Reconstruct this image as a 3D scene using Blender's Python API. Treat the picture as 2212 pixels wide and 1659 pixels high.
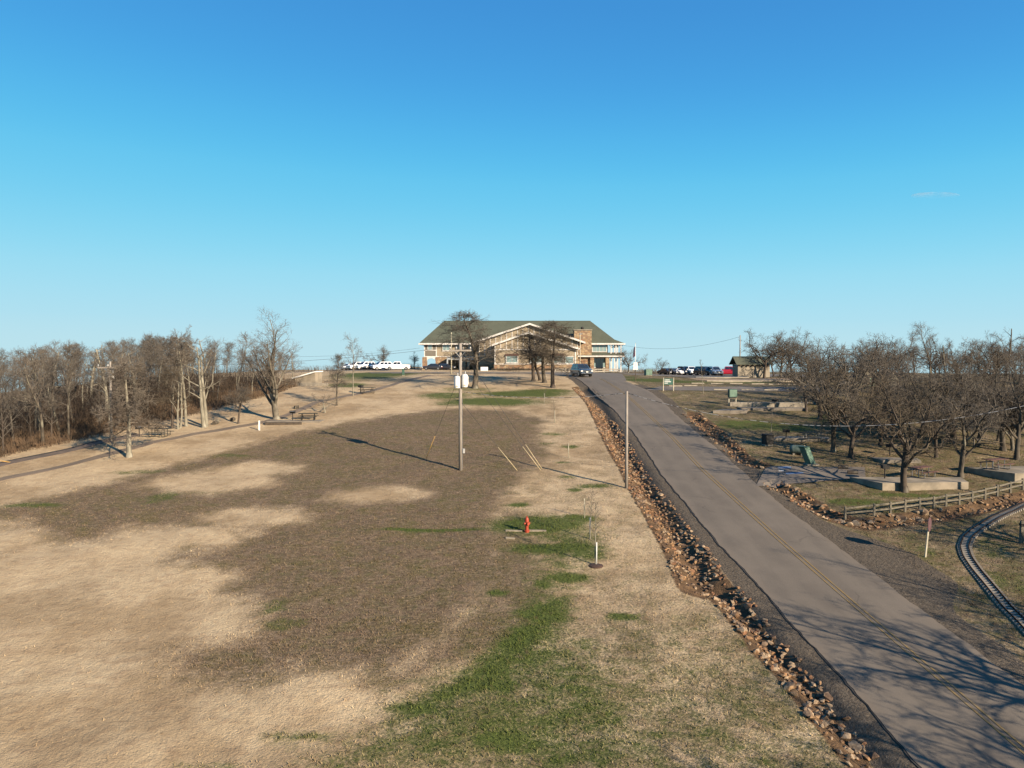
import bpy, bmesh, math, random
import numpy as np
from mathutils import Vector, Matrix

# ------------------------------------------------------------------ scene, camera, sky, sun, exposure
for o in list(bpy.data.objects):
    bpy.data.objects.remove(o)
SC = bpy.context.scene
COL = SC.collection
CAM_Z = 2.3
PITCH = math.radians(1.87)
FOC = 1577.0                       # focal length in units of a 2212 wide picture
camd = bpy.data.cameras.new('camera')
camd.sensor_width = 36.0
camd.lens = 36.0 * FOC / 2212.0
camd.clip_start = 0.1
camd.clip_end = 200000.0
cam = bpy.data.objects.new('camera', camd)
cam.location = (0, 0, CAM_Z)
cam.rotation_euler = (math.pi / 2 - PITCH, 0, 0)
COL.objects.link(cam)
SC.camera = cam

SUN_AZ = math.radians(133.0)       # clockwise from +Y: behind the camera, to its right
SUN_EL = math.radians(22.5)
world = bpy.data.worlds.new('World')
SC.world = world
world.use_nodes = True
wn = world.node_tree
wn.nodes.clear()
sky = wn.nodes.new('ShaderNodeTexSky')
sky.sky_type = 'NISHITA'
sky.sun_disc = False
sky.sun_elevation = SUN_EL
sky.sun_rotation = SUN_AZ
sky.altitude = 800
sky.air_density = 1.0
sky.dust_density = 0.0
sky.ozone_density = 1.5
bgn = wn.nodes.new('ShaderNodeBackground')
bgn.inputs['Strength'].default_value = 0.10
# white balance and tone of the camera: the sky's own red-to-blue ratio (low overhead, high at the horizon) indexes a blue-to-pale ramp
sepw = wn.nodes.new('ShaderNodeSeparateColor')
def wmath(op, a, b):
    n = wn.nodes.new('ShaderNodeMath'); n.operation = op
    for k_, v_ in enumerate((a, b)):
        if hasattr(v_, 'node'): wn.links.new(v_, n.inputs[k_])
        else: n.inputs[k_].default_value = v_
    return n.outputs[0]
wn.links.new(sky.outputs[0], sepw.inputs[0])
q_ = wmath('MULTIPLY', wmath('DIVIDE', sepw.outputs[0], wmath('MAXIMUM', sepw.outputs[2], 1e-4)), wmath('POWER', wmath('DIVIDE', sepw.outputs[0], 1.5), 0.12))
u_ = wmath('SUBTRACT', 1.0, wmath('DIVIDE', 0.30, wmath('MAXIMUM', q_, 0.30)))
rmp = wn.nodes.new('ShaderNodeValToRGB'); rmp.color_ramp.interpolation = 'B_SPLINE'
TONE = [(0.0, (.042, .235, .62)), (.099, (.055, .29, .685)), (.167, (.067, .365, .775)), (.23, (.09, .465, .835)), (.302, (.127, .565, .87)), (.42, (.22, .655, .89)), (.545, (.328, .72, .896)), (.722, (.445, .745, .87)), (.822, (.50, .76, .845)), (1.0, (.53, .77, .84))]
for i, (p_, c_) in enumerate(TONE):
    e_ = rmp.color_ramp.elements[i] if i < 2 else rmp.color_ramp.elements.new(0.9999)
    e_.position = p_; e_.color = (c_[0] / 2.732, c_[1] / 2.732, c_[2] / 2.732, 1)
wn.links.new(u_, rmp.inputs[0])
mulw = wn.nodes.new('ShaderNodeVectorMath'); mulw.operation = 'SCALE'; mulw.inputs['Scale'].default_value = 10.0
won = wn.nodes.new('ShaderNodeOutputWorld')
wn.links.new(rmp.outputs[0], mulw.inputs[0])
wn.links.new(mulw.outputs[0], bgn.inputs['Color'])
wn.links.new(bgn.outputs[0], won.inputs['Surface'])

sund = bpy.data.lights.new('sun', 'SUN')
sund.energy = 5.0
sund.angle = math.radians(0.53)
sund.color = (1.0, 0.83, 0.62)
sun = bpy.data.objects.new('sun', sund)
sv = Vector((math.sin(SUN_AZ) * math.cos(SUN_EL), math.cos(SUN_AZ) * math.cos(SUN_EL), math.sin(SUN_EL)))
sun.rotation_euler = (-sv).to_track_quat('-Z', 'Y').to_euler()
sun.location = sv * 60
COL.objects.link(sun)

SC.view_settings.view_transform = 'Standard'
SC.view_settings.look = 'None'
SC.view_settings.gamma = 1.0
SC.view_settings.use_curve_mapping = False
SC.view_settings.exposure = 1.45

# ------------------------------------------------------------------ terrain
def sst(t):
    t = 0.0 if t < 0 else (1.0 if t > 1 else t)
    return t * t * (3 - 2 * t)
def nsst(t):
    t = np.clip(t, 0, 1)
    return t * t * (3 - 2 * t)
EDGE = [(-75, 20), (-54, 42), (-43.5, 61), (-36, 75), (-30.5, 90), (-29, 104), (-52, 122), (-70, 160), (-90, 400)]   # wood edge on the left
EY = [e[1] for e in EDGE]; EX = [e[0] for e in EDGE]
def edge_x(y):
    return float(np.interp(y, EY, EX))
def terrain_np(x, y):
    x = np.asarray(x, float); y = np.asarray(y, float)
    yc = np.maximum(y, -40)
    line = -13.77 + 0.131 * yc
    off = np.maximum(0, np.interp(y, EY, EX) - x)
    plat = -0.75 * nsst((x - 14) / 22) - 0.006 * np.maximum(0, y - 115) * nsst((x - 14) / 22) - 0.9 * nsst((-x - 34) / 30)
    k = 2.4
    h = np.maximum(k - np.abs(line - plat), 0) / k
    z = np.minimum(line, plat) - h * h * k / 4
    z = z - 0.10 * np.maximum(0, np.sqrt(off * off + 9) - 3)
    r = np.sqrt(x * x + (y - 110) ** 2)
    fall = np.maximum(0, r - 150)
    z = z - np.where(fall > 0, 720 * (1 - np.exp(-np.minimum(fall * fall / (fall + 60), 40000) * 0.30 / 720)), 0)
    z = z - (np.maximum(r - 2500, 0) ** 2) / (2 * 6.37e6)
    return z
def terrain(x, y):
    return float(terrain_np(x, y))
def fast_t(x, y):                      # scalar version used by the ray marcher (inside the hilltop)
    line = -13.77 + 0.131 * (y if y > -40 else -40)
    s = sst((x - 14) / 22)
    plat = -0.75 * s - 0.006 * max(0, y - 115) * s - 0.9 * sst((-x - 34) / 30)
    k = 2.4
    h = max(k - abs(line - plat), 0) / k
    z = min(line, plat) - h * h * k / 4
    if x < -20:
        off = max(0, edge_x(y) - x)
        z -= 0.10 * max(0, math.sqrt(off * off + 9) - 3)
    return z
CP, SP = math.cos(PITCH), math.sin(PITCH)
def ray(px, py):
    cx = (px - 1106) / FOC; cy = (829.5 - py) / FOC
    return Vector((cx, CP + cy * SP, -SP + cy * CP))
def at(px, py, y):                     # point on the pixel's ray at depth y
    d = ray(px, py)
    return Vector((0, 0, CAM_Z)) + d * (y / d.y)
def G(px, py):                         # where the pixel's ray meets the hillside
    d = ray(px, py); d = d / d.y
    y = 12.0; step = 1.0
    while y < 420:
        if CAM_Z + d.z * y <= fast_t(d.x * y, y):
            lo, hi = y - step, y
            for _ in range(18):
                m = 0.5 * (lo + hi)
                if CAM_Z + d.z * m <= fast_t(d.x * m, m): hi = m
                else: lo = m
            y = hi
            return Vector((d.x * y, y, fast_t(d.x * y, y)))
        y += step
    y = 150.0
    return Vector((d.x * y, y, fast_t(d.x * y, y)))
def proj(v):
    dy = v.y * CP - (v.z - CAM_Z) * SP
    up = v.y * SP + (v.z - CAM_Z) * CP
    return 1106 + FOC * v.x / dy, 829.5 - FOC * up / dy
def poly_dist(px, py, line):           # distance of points to a polyline, numpy
    best = np.full(px.shape, 1e9)
    for (a, b) in zip(line[:-1], line[1:]):
        ax, ay, bx, by = a[0], a[1], b[0], b[1]
        dx, dy = bx - ax, by - ay
        L = dx * dx + dy * dy + 1e-9
        t = np.clip(((px - ax) * dx + (py - ay) * dy) / L, 0, 1)
        d = np.hypot(px - ax - t * dx, py - ay - t * dy)
        best = np.minimum(best, d)
    return best
def inside(px, py, poly):
    r = np.zeros(px.shape, bool)
    n = len(poly)
    for i in range(n):
        x1, y1 = poly[i]; x2, y2 = poly[(i + 1) % n]
        c = ((y1 > py) != (y2 > py)) & (px < (x2 - x1) * (py - y1) / ((y2 - y1) if y2 != y1 else 1e-9) + x1)
        r ^= c
    return r
def soft(px, py, poly, w):
    d = poly_dist(px, py, list(poly) + [poly[0]])
    s = np.where(inside(px, py, poly), d, -d)
    return np.clip(0.5 + s / (2 * w), 0, 1)

# ------------------------------------------------------------------ helpers
class MB:
    def __init__(s): s.v = []; s.f = []
    def add(s, vs, fs):
        n = len(s.v); s.v += [tuple(v) for v in vs]; s.f += [tuple(i + n for i in f) for f in fs]; return s
    def box(s, x0, x1, y0, y1, z0, z1):
        return s.add([(x0,y0,z0),(x1,y0,z0),(x1,y1,z0),(x0,y1,z0),(x0,y0,z1),(x1,y0,z1),(x1,y1,z1),(x0,y1,z1)],
                     [(0,3,2,1),(4,5,6,7),(0,1,5,4),(1,2,6,5),(2,3,7,6),(3,0,4,7)])
    def bar(s, a, b, w, h=None, up=(0,0,1)):           # square bar from a to b
        a = Vector(a); b = Vector(b); h = h or w
        d = (b - a).normalized(); u = Vector(up)
        if abs(d.dot(u)) > 0.98: u = Vector((0, 1, 0))
        r = d.cross(u).normalized(); u = r.cross(d).normalized()
        vs = []
        for p in (a, b):
            for sx, sy in ((-1,-1),(1,-1),(1,1),(-1,1)):
                vs.append(p + r * (sx * w / 2) + u * (sy * h / 2))
        return s.add(vs, [(0,1,2,3),(7,6,5,4),(0,4,5,1),(1,5,6,2),(2,6,7,3),(3,7,4,0)])
    def tube(s, pts, rad, n=6, cap=True, point=False):
        pts = [Vector(p) for p in pts]
        if not isinstance(rad, (list, tuple)): rad = [rad] * len(pts)
        base = len(s.v); k = len(pts)
        ref = Vector((0.31, 0.22, 0.92))
        for i, p in enumerate(pts):
            d = (pts[min(i + 1, k - 1)] - pts[max(i - 1, 0)])
            if d.length < 1e-9: d = Vector((0, 0, 1))
            d.normalize()
            rf = ref if abs(d.dot(ref)) < 0.95 else Vector((1, 0, 0))
            u = d.cross(rf).normalized(); w = d.cross(u)
            if point and i == k - 1:
                s.v.append(tuple(p)); break
            for j in range(n):
                a = 2 * math.pi * j / n
                q = p + (u * math.cos(a) + w * math.sin(a)) * rad[i]
                s.v.append((q.x, q.y, q.z))
        last = k - 1 if not point else k - 2
        for i in range(last):
            for j in range(n):
                a = base + i * n + j; b = base + i * n + (j + 1) % n
                s.f.append((a, b, b + n, a + n))
        if point:
            t = base + (k - 1) * n
            for j in range(n):
                s.f.append((base + (k - 2) * n + j, base + (k - 2) * n + (j + 1) % n, t))
        elif cap:
            s.f.append(tuple(base + (k - 1) * n + j for j in range(n)))
        if cap: s.f.append(tuple(base + j for j in reversed(range(n))))
        return s
    def lathe(s, prof, n=14, c=(0, 0, 0)):              # prof: (radius, z)
        base = len(s.v); k = len(prof)
        for r, z in prof:
            for j in range(n):
                a = 2 * math.pi * j / n
                s.v.append((c[0] + r * math.cos(a), c[1] + r * math.sin(a), c[2] + z))
        for i in range(k - 1):
            for j in range(n):
                a = base + i * n + j; b = base + i * n + (j + 1) % n
                s.f.append((a, b, b + n, a + n))
        s.f.append(tuple(base + (k - 1) * n + j for j in range(n)))
        s.f.append(tuple(base + j for j in reversed(range(n))))
        return s
    def prism(s, poly, d0, d1, axis='y'):                # polygon in (x,z) extruded along y, or (y,z) along x
        n = len(poly); vs = []
        for d in (d0, d1):
            for (a, b) in poly:
                vs.append((a, d, b) if axis == 'y' else (d, a, b) if axis == 'x' else (a, b, d))
        fs = [tuple(range(n)), tuple(reversed(range(n, 2 * n)))]
        for i in range(n):
            fs.append((i, i + n, (i + 1) % n + n, (i + 1) % n))
        return s.add(vs, fs)
    def mesh(s, name, mat, off=(0, 0, 0), smooth=False, bevel=0.0):
        me = bpy.data.meshes.new(name)
        ox, oy, oz = off
        me.from_pydata([(x - ox, y - oy, z - oz) for x, y, z in s.v], [], s.f)
        if bevel or not smooth:
            bm = bmesh.new(); bm.from_mesh(me)
            bmesh.ops.recalc_face_normals(bm, faces=bm.faces)
            if bevel:
                bmesh.ops.bevel(bm, geom=[e for e in bm.edges], offset=bevel, segments=1, affect='EDGES', clamp_overlap=True)
            bm.to_mesh(me); bm.free()
        if smooth:
            me.polygons.foreach_set('use_smooth', [True] * len(me.polygons))
        if mat: me.materials.append(mat)
        me.update()
        return me
    def build(s, name, mat, parent=None, off=(0, 0, 0), smooth=False, bevel=0.0):
        return inst(name, s.mesh(name, mat, off, smooth, bevel), parent)
def inst(name, me, parent=None):
    o = bpy.data.objects.new(name, me); COL.objects.link(o)
    if parent is not None: o.parent = parent
    return o
def tag(o, label=None, cat=None, group=None, kind=None):
    if label: o['label'] = label
    if cat: o['category'] = cat
    if group: o['group'] = group
    if kind: o['kind'] = kind
    return o
def thing(name, label, cat, loc=(0, 0, 0), rz=0.0, group=None, scale=None):
    o = bpy.data.objects.new(name, None); o.empty_display_size = 0.3
    COL.objects.link(o); o.location = loc; o.rotation_euler = (0, 0, rz)
    if scale: o.scale = scale
    return tag(o, label, cat, group)

# ------------------------------------------------------------------ materials
def newmat(name):
    m = bpy.data.materials.new(name); m.use_nodes = True
    nt = m.node_tree; b = nt.nodes['Principled BSDF']
    return m, nt, b
def nd(nt, t, **kw):
    n = nt.nodes.new(t)
    for k, v in kw.items():
        if k in n.inputs.keys(): n.inputs[k].default_value = v
        else: setattr(n, k, v)
    return n
def mixc(nt, fac, a, b, mode='MIX'):
    n = nt.nodes.new('ShaderNodeMix'); n.data_type = 'RGBA'; n.blend_type = mode
    for sock, val in ((0, fac), (6, a), (7, b)):
        if hasattr(val, 'node'): nt.links.new(val, n.inputs[sock])
        elif isinstance(val, (int, float)): n.inputs[sock].default_value = val
        else: n.inputs[sock].default_value = (*val, 1)
    return n.outputs[2]
def mth(nt, op, a, b=None, c=None, clamp=False):
    n = nt.nodes.new('ShaderNodeMath'); n.operation = op; n.use_clamp = clamp
    for i, val in enumerate((a, b, c)):
        if val is None: continue
        if hasattr(val, 'node'): nt.links.new(val, n.inputs[i])
        else: n.inputs[i].default_value = val
    return n.outputs[0]
def mrange(nt, v, a, b, c=0.0, d=1.0):
    n = nt.nodes.new('ShaderNodeMapRange'); n.interpolation_type = 'SMOOTHSTEP'
    nt.links.new(v, n.inputs[0])
    for i, val in enumerate((a, b, c, d)): n.inputs[i + 1].default_value = val
    return n.outputs[0]
def noise(nt, vec, scale, detail=3.0, rough=0.55, dist=0.0):
    n = nt.nodes.new('ShaderNodeTexNoise')
    n.inputs['Scale'].default_value = scale; n.inputs['Detail'].default_value = detail
    n.inputs['Roughness'].default_value = rough; n.inputs['Distortion'].default_value = dist
    if vec is not None: nt.links.new(vec, n.inputs['Vector'])
    return n.outputs['Fac']
def objvec(nt, scale=(1, 1, 1)):
    t = nt.nodes.new('ShaderNodeTexCoord'); m = nt.nodes.new('ShaderNodeMapping')
    m.inputs['Scale'].default_value = scale
    nt.links.new(t.outputs['Object'], m.inputs['Vector']); return m.outputs[0]
def posvec(nt, scale=(1, 1, 1)):
    t = nt.nodes.new('ShaderNodeNewGeometry'); m = nt.nodes.new('ShaderNodeMapping')
    m.inputs['Scale'].default_value = scale
    nt.links.new(t.outputs['Position'], m.inputs['Vector']); return m.outputs[0]
def bump(nt, b, h, strength=0.4, dist=0.02):
    n = nt.nodes.new('ShaderNodeBump'); n.inputs['Strength'].default_value = strength; n.inputs['Distance'].default_value = dist
    nt.links.new(h, n.inputs['Height']); nt.links.new(n.outputs[0], b.inputs['Normal'])
def AL(c):                             # base colours of the place, set for the bright exposure
    m_ = max(c); k = 0.52 + 0.24 * min(1.0, max(0.0, (m_ - 0.55) / 0.2))
    return tuple(x * k for x in c)
def mat(name, c1, c2=None, scale=6.0, rough=0.75, metal=0.0, bmp=0.0, stretch=(1, 1, 1), spec=0.35, lo=0.35, hi=0.65, coat=0.0):
    m, nt, b = newmat(name)
    b.inputs['Roughness'].default_value = rough; b.inputs['Metallic'].default_value = metal
    b.inputs['Specular IOR Level'].default_value = spec
    b.inputs['Coat Weight'].default_value = coat
    c2 = c2 or tuple(x * 0.86 for x in c1)
    c1 = AL(c1); c2 = AL(c2)
    v = objvec(nt, stretch)
    n1 = noise(nt, v, scale, 4.0)
    nt.links.new(mixc(nt, mrange(nt, n1, lo, hi), c1, c2), b.inputs['Base Color'])
    if bmp: bump(nt, b, noise(nt, v, scale * 3, 3.0), bmp, 0.02)
    return m
M = {}
M['concrete'] = mat('concrete', (0.44, 0.38, 0.30), (0.32, 0.28, 0.22), 2.0, 0.9, bmp=0.3)
M['concrete_warm'] = mat('weathered_concrete', (0.42, 0.35, 0.26), (0.24, 0.205, 0.155), 0.9, 0.9, bmp=0.3)
M['slab'] = mat('slab_concrete', (0.30, 0.255, 0.205), (0.21, 0.18, 0.145), 1.0, 0.9, bmp=0.2)
M['pole_wood'] = mat('grey_pole_wood', (0.42, 0.37, 0.32), (0.30, 0.26, 0.22), 5.0, 0.85, bmp=0.3, stretch=(3, 3, 0.3))
M['fence_wood'] = mat('weathered_fence_wood', (0.24, 0.21, 0.155), (0.14, 0.125, 0.095), 4.0, 0.9, bmp=0.3, stretch=(2, 2, 2))
M['brown_wood'] = mat('brown_wood', (0.13, 0.095, 0.065), (0.08, 0.06, 0.042), 4.0, 0.85)
M['tie_wood'] = mat('pale_tie_wood', (0.48, 0.43, 0.36), (0.26, 0.23, 0.19), 3.0, 0.9)
M['white'] = mat('white_paint', (0.80, 0.79, 0.76), (0.70, 0.69, 0.66), 3.0, 0.5)
M['cream'] = mat('cream_paint', (0.62, 0.56, 0.42), (0.50, 0.45, 0.33), 3.0, 0.6)
M['porcelain'] = mat('grey_insulator', (0.55, 0.54, 0.52), None, 3.0, 0.3)
M['steel'] = mat('galvanised_steel', (0.45, 0.45, 0.46), (0.35, 0.35, 0.36), 6.0, 0.45, 0.7)
M['rail'] = mat('rusty_rail_steel', (0.03, 0.022, 0.02), (0.05, 0.032, 0.025), 8.0, 0.95, 0.0, spec=0.1)
M['dark_metal'] = mat('dark_metal', (0.03, 0.03, 0.032), (0.05, 0.045, 0.04), 5.0, 0.75, 0.0, spec=0.2)
M['table_paint'] = mat('dark_green_paint', (0.035, 0.042, 0.04), (0.055, 0.06, 0.055), 4.0, 0.95, spec=0.1)
M['table_wood'] = mat('red_brown_boards', (0.17, 0.075, 0.06), (0.11, 0.06, 0.05), 4.0, 0.8)
M['green_box'] = mat('green_enamel', (0.045, 0.12, 0.085), (0.035, 0.09, 0.065), 1.5, 0.55)
M['green_light'] = mat('faded_green_enamel', (0.16, 0.27, 0.20), (0.10, 0.19, 0.14), 2.5, 0.6)
M['tank_green'] = mat('blotchy_green_paint', (0.06, 0.10, 0.085), (0.14, 0.18, 0.15), 4.0, 0.5)
M['tank_end'] = mat('cream_tank_end', (0.70, 0.62, 0.45), (0.45, 0.36, 0.22), 5.0, 0.6)
M['sign_green'] = mat('sign_green', (0.03, 0.12, 0.09), (0.04, 0.14, 0.105), 3.0, 0.5)
M['hydrant'] = mat('red_orange_enamel', (0.50, 0.070, 0.028), (0.38, 0.06, 0.025), 9.0, 0.5)
M['guard_yellow'] = mat('yellow_plastic', (0.60, 0.48, 0.27), (0.52, 0.42, 0.26), 3.0, 0.5)
M['guard_orange'] = mat('orange_yellow_plastic', (0.62, 0.36, 0.07), (0.55, 0.32, 0.08), 3.0, 0.5)
M['wire'] = mat('cable', (0.10, 0.10, 0.10), (0.05, 0.05, 0.05), 3.0, 0.6)
M['line_yellow'] = mat('worn_yellow_paint', (0.30, 0.20, 0.075), (0.22, 0.175, 0.11), 2.0, 0.85, lo=0.42, hi=0.72)
M['paint_blue'] = mat('worn_blue_paint', (0.15, 0.25, 0.42), (0.24, 0.24, 0.25), 2.0, 0.85)
M['paint_white'] = mat('worn_white_paint', (0.62, 0.61, 0.58), (0.45, 0.43, 0.40), 3.0, 0.85)
M['seam'] = mat('dark_seam', (0.035, 0.03, 0.03), (0.055, 0.05, 0.045), 3.0, 0.9)
M['tyre'] = mat('tyre_rubber', (0.018, 0.018, 0.018), None, 6.0, 0.8)
M['rim'] = mat('alloy_rim', (0.55, 0.55, 0.56), None, 6.0, 0.3, 0.8)
M['chrome'] = mat('chrome', (0.75, 0.75, 0.76), (0.65, 0.65, 0.66), 6.0, 0.18, 1.0)
M['lamp'] = mat('lamp_lens', (0.75, 0.75, 0.74), None, 6.0, 0.12)
M['red_lamp'] = mat('red_lens', (0.35, 0.02, 0.02), None, 6.0, 0.2)
M['mulch'] = mat('dark_mulch', (0.10, 0.055, 0.04), (0.06, 0.035, 0.028), 14.0, 0.95, bmp=0.6)
M['stop_back'] = mat('dark_red_sign', (0.13, 0.055, 0.06), (0.16, 0.10, 0.11), 6.0, 0.5)
M['flag'] = mat('dark_flag_cloth', (0.10, 0.03, 0.05), (0.06, 0.04, 0.09), 3.0, 0.8)
def glass(name, c, rough=0.08):
    m, nt, b = newmat(name)
    b.inputs['Base Color'].default_value = (*c, 1); b.inputs['Roughness'].default_value = rough
    b.inputs['Specular IOR Level'].default_value = 0.8; b.inputs['IOR'].default_value = 1.6
    return m
M['glass'] = glass('dark_glass', (0.012, 0.016, 0.02))
M['glass_pale'] = glass('pale_window_glass', (0.16, 0.22, 0.22), 0.12)
def paint(name, c, metal=0.3):
    m, nt, b = newmat(name)
    b.inputs['Base Color'].default_value = (*c, 1); b.inputs['Roughness'].default_value = 0.28
    b.inputs['Metallic'].default_value = metal; b.inputs['Coat Weight'].default_value = 0.6; b.inputs['Coat Roughness'].default_value = 0.06
    return m
# ------------------------------------------------------------------ picture windows -> picture units
def zf(ox, oy, s): return lambda pts: [(ox + a * s, oy + b * s) for a, b in pts]
Z1 = zf(877.7, 658.3, .238); Z2 = zf(0, 630.8, .248); Z3 = zf(438.8, 630.8, .2232); Z4 = zf(1316.5, 702, .1984)
Z5 = zf(1426.2, 850.2, .1984); Z6 = zf(1755, 685.7, .2149); Z7 = zf(1755, 1014.8, .2149); Z8 = zf(932.5, 768, .2975)
F1 = zf(0, 932.5, .4377); F2 = zf(768, 1097, .3472); S3 = zf(1645.6, 921.6, .0992); C4 = zf(603.4, 757, .1538); C5 = zf(1404.3, 790, .1091)
def GP(pts): return [(v.x, v.y) for v in (G(*p) for p in pts)]

# road edges on the ground, near end first
ROAD_L = GP([(1985,1659),(1920,1582),(1785,1427),(1727,1365),(1634,1262),(1557,1179),(1501,1114),(1462,1065),(1426,1023),(1371,938),(1328,887),(1290,854),(1245,817)])
ROAD_R = GP([(2470,1690),(2330,1580),(2212,1482),(2121,1417),(2026,1345),(1916,1262),(1803,1178),(1708,1106),(1638,1050),(1549,969),(1504,933),(1456,893),(1434,869),(1404,846),(1338,820)])
def ext(line, y0):                     # carry the near end on, downhill behind the camera
    (x1, y1), (x2, y2) = line[0], line[3]
    sl = (x1 - x2) / (y1 - y2)
    return [(x1 + sl * (y0 - y1), y0)] + line
ROAD_L = ext(ROAD_L, -30); ROAD_R = ext(ROAD_R, -30)
def smooth_line(line, n):
    ys = np.linspace(line[0][1], line[-1][1], n)
    xs = np.interp(ys, [p[1] for p in line], [p[0] for p in line])
    k = np.array([1, 2, 3, 2, 1]) / 9.0
    xp = np.concatenate([[2 * xs[0] - xs[2], 2 * xs[0] - xs[1]], xs, [2 * xs[-1] - xs[-2], 2 * xs[-1] - xs[-3]]])
    return list(zip(np.convolve(xp, k, 'valid'), ys))
ROAD_L = smooth_line(ROAD_L, 420); ROAD_R = smooth_line(ROAD_R, 420)
def ragged(line, seed):                # crumbling asphalt edge
    r = random.Random(seed); j = 0.0; out = []
    for x, y in line:
        j = 0.72 * j + r.gauss(0, 0.028); out.append((x + j, y))
    return out
ROAD_L = ragged(ROAD_L, 1); ROAD_R = ragged(ROAD_R, 2)
def rl(y): return np.interp(y, [p[1] for p in ROAD_L], [p[0] for p in ROAD_L])
def rr(y): return np.interp(y, [p[1] for p in ROAD_R], [p[0] for p in ROAD_R])

# rock-lined ditches: (centre line in picture units, half width in metres)
DITCH_A = GP([(1975,1740),(1883,1635),(1835,1580),(1775,1513),(1732,1458),(1680,1410),(1639,1357),(1591,1305),(1558,1270)])
DITCH_B = GP([(1520,1268),(1497,1212),(1465,1160),(1432,1108),(1398,1058),(1372,1010),(1348,976),(1316,917),(1291,872),(1257,838)])
DITCH_C = GP([(1492,894),(1537,930),(1569,961),(1600,992),(1640,1006)])
DITCH_D = GP([(1670,1043),(1690,1060),(1724,1072),(1757,1098),(1803,1118),(1863,1134),(1938,1124),(1991,1118),(2077,1105),(2206,1076),(2290,1062)])
DITCHES = [(DITCH_A, 0.85, 0.40), (DITCH_B, 1.15, 0.46), (DITCH_C, 0.9, 0.3), (DITCH_D, 0.75, 0.25)]
def ground_np(x, y):
    x = np.asarray(x, float); y = np.asarray(y, float)
    z = terrain_np(x, y)
    for line, w, dep in DITCHES:
        d = poly_dist(x, y, line)
        z = z - dep * nsst(1.1 - d / w)
    z = z + 0.05 * np.sin(x * 0.9 + 1.3 * np.sin(y * 0.37)) * np.sin(y * 0.71 + x * 0.23) * nsst((np.minimum(np.abs(x - rl(y)), np.abs(x - rr(y))) - 2.5) / 2) * np.where((x > rl(y)) & (x < rr(y)), 0, 1)
    return z
def ground(x, y): return float(ground_np(np.array([x]), np.array([y]))[0])
def on(px, py):
    v = G(px, py); v.z = ground(v.x, v.y); return v

# ------------------------------------------------------------------ what grows where: brown, green, leaf litter, gravel
BROWN = GP([(-60,1105)] + F1([(0,372),(250,320),(620,230),(900,150),(1120,100),(1250,60),(1420,10)]) + [(700,922),(790,905),(880,893),(930,886),(1010,882),(1110,886),(1180,905),(1170,950),(1190,980),(1150,1010),(1120,1050),(1090,1090),(1080,1140),(1110,1180),(1090,1230),(1060,1290),(1010,1340),(950,1390),(880,1440),(800,1475)]
           + F1([(1770,1190),(1500,1195),(1400,1225),(1100,1245),(880,1220),(830,1165),(800,1110),(870,1070),(1050,1050),(1200,1005),(1255,960),(1262,880),(1190,820),(1080,790),(1140,710),(1050,670),(820,640),(850,590),(1150,560),(1230,500),(1100,475),(900,462),(620,482),(480,545),(300,545),(200,500),(60,440)]) + [(-60,1120)])
TANS = [GP(F1([(680,270),(760,240),(1000,190),(1250,150),(1500,165),(1480,190),(1330,220),(1350,260),(1050,310),(830,300),(800,275)])),
        GP([(700,1077),(745,1059),(820,1053),(880,1052),(930,1066),(880,1078),(740,1086)]),
        GP(F1([(960,450),(1000,410),(1180,375),(1400,380),(1510,410),(1500,445),(1300,460),(1100,470)]))]
BROWN2 = GP([(1000,1659),(1060,1560),(1150,1480),(1240,1450),(1330,1500),(1400,1560),(1480,1610),(1560,1660),(1500,1720),(1100,1760)])
BROWN3 = GP([(1060,1080),(1170,1115),(1190,1230),(1230,1330),(1180,1400),(1080,1420),(950,1475),(820,1510),(760,1490),(880,1400),(1000,1300)])
GREENS = [GP(F2([(1150,690),(1260,760),(1150,850),(1010,970),(900,1090),(700,1150),(500,1240),(350,1320),(180,1350),(420,1180),(640,1050),(850,880),(950,780)])),
          GP(F2([(1080,590),(1330,560),(1330,680),(1180,760),(1000,660)]))]
GREEN_MIX = GP([(1130,1125),(1330,1140),(1335,1200),(1295,1212),(1255,1250),(1285,1262),(1235,1300),(1245,1340),(1300,1385),(1370,1440),(1430,1540),(1500,1620),(1600,1720),(560,1720),(660,1615),(780,1560),(850,1500),(950,1440),(1010,1390),(1060,1340),(1090,1290),(1130,1230),(1140,1180),(1080,1150)])
def ell(cx, cy, rx, ry):
    c = G(cx, cy); e = G(cx + rx, cy); n = G(cx, cy - ry); s = G(cx, cy + ry)
    return (c.x, (n.y + s.y) / 2, max(0.25, e.x - c.x), max(0.25, (n.y - s.y) / 2))
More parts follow.
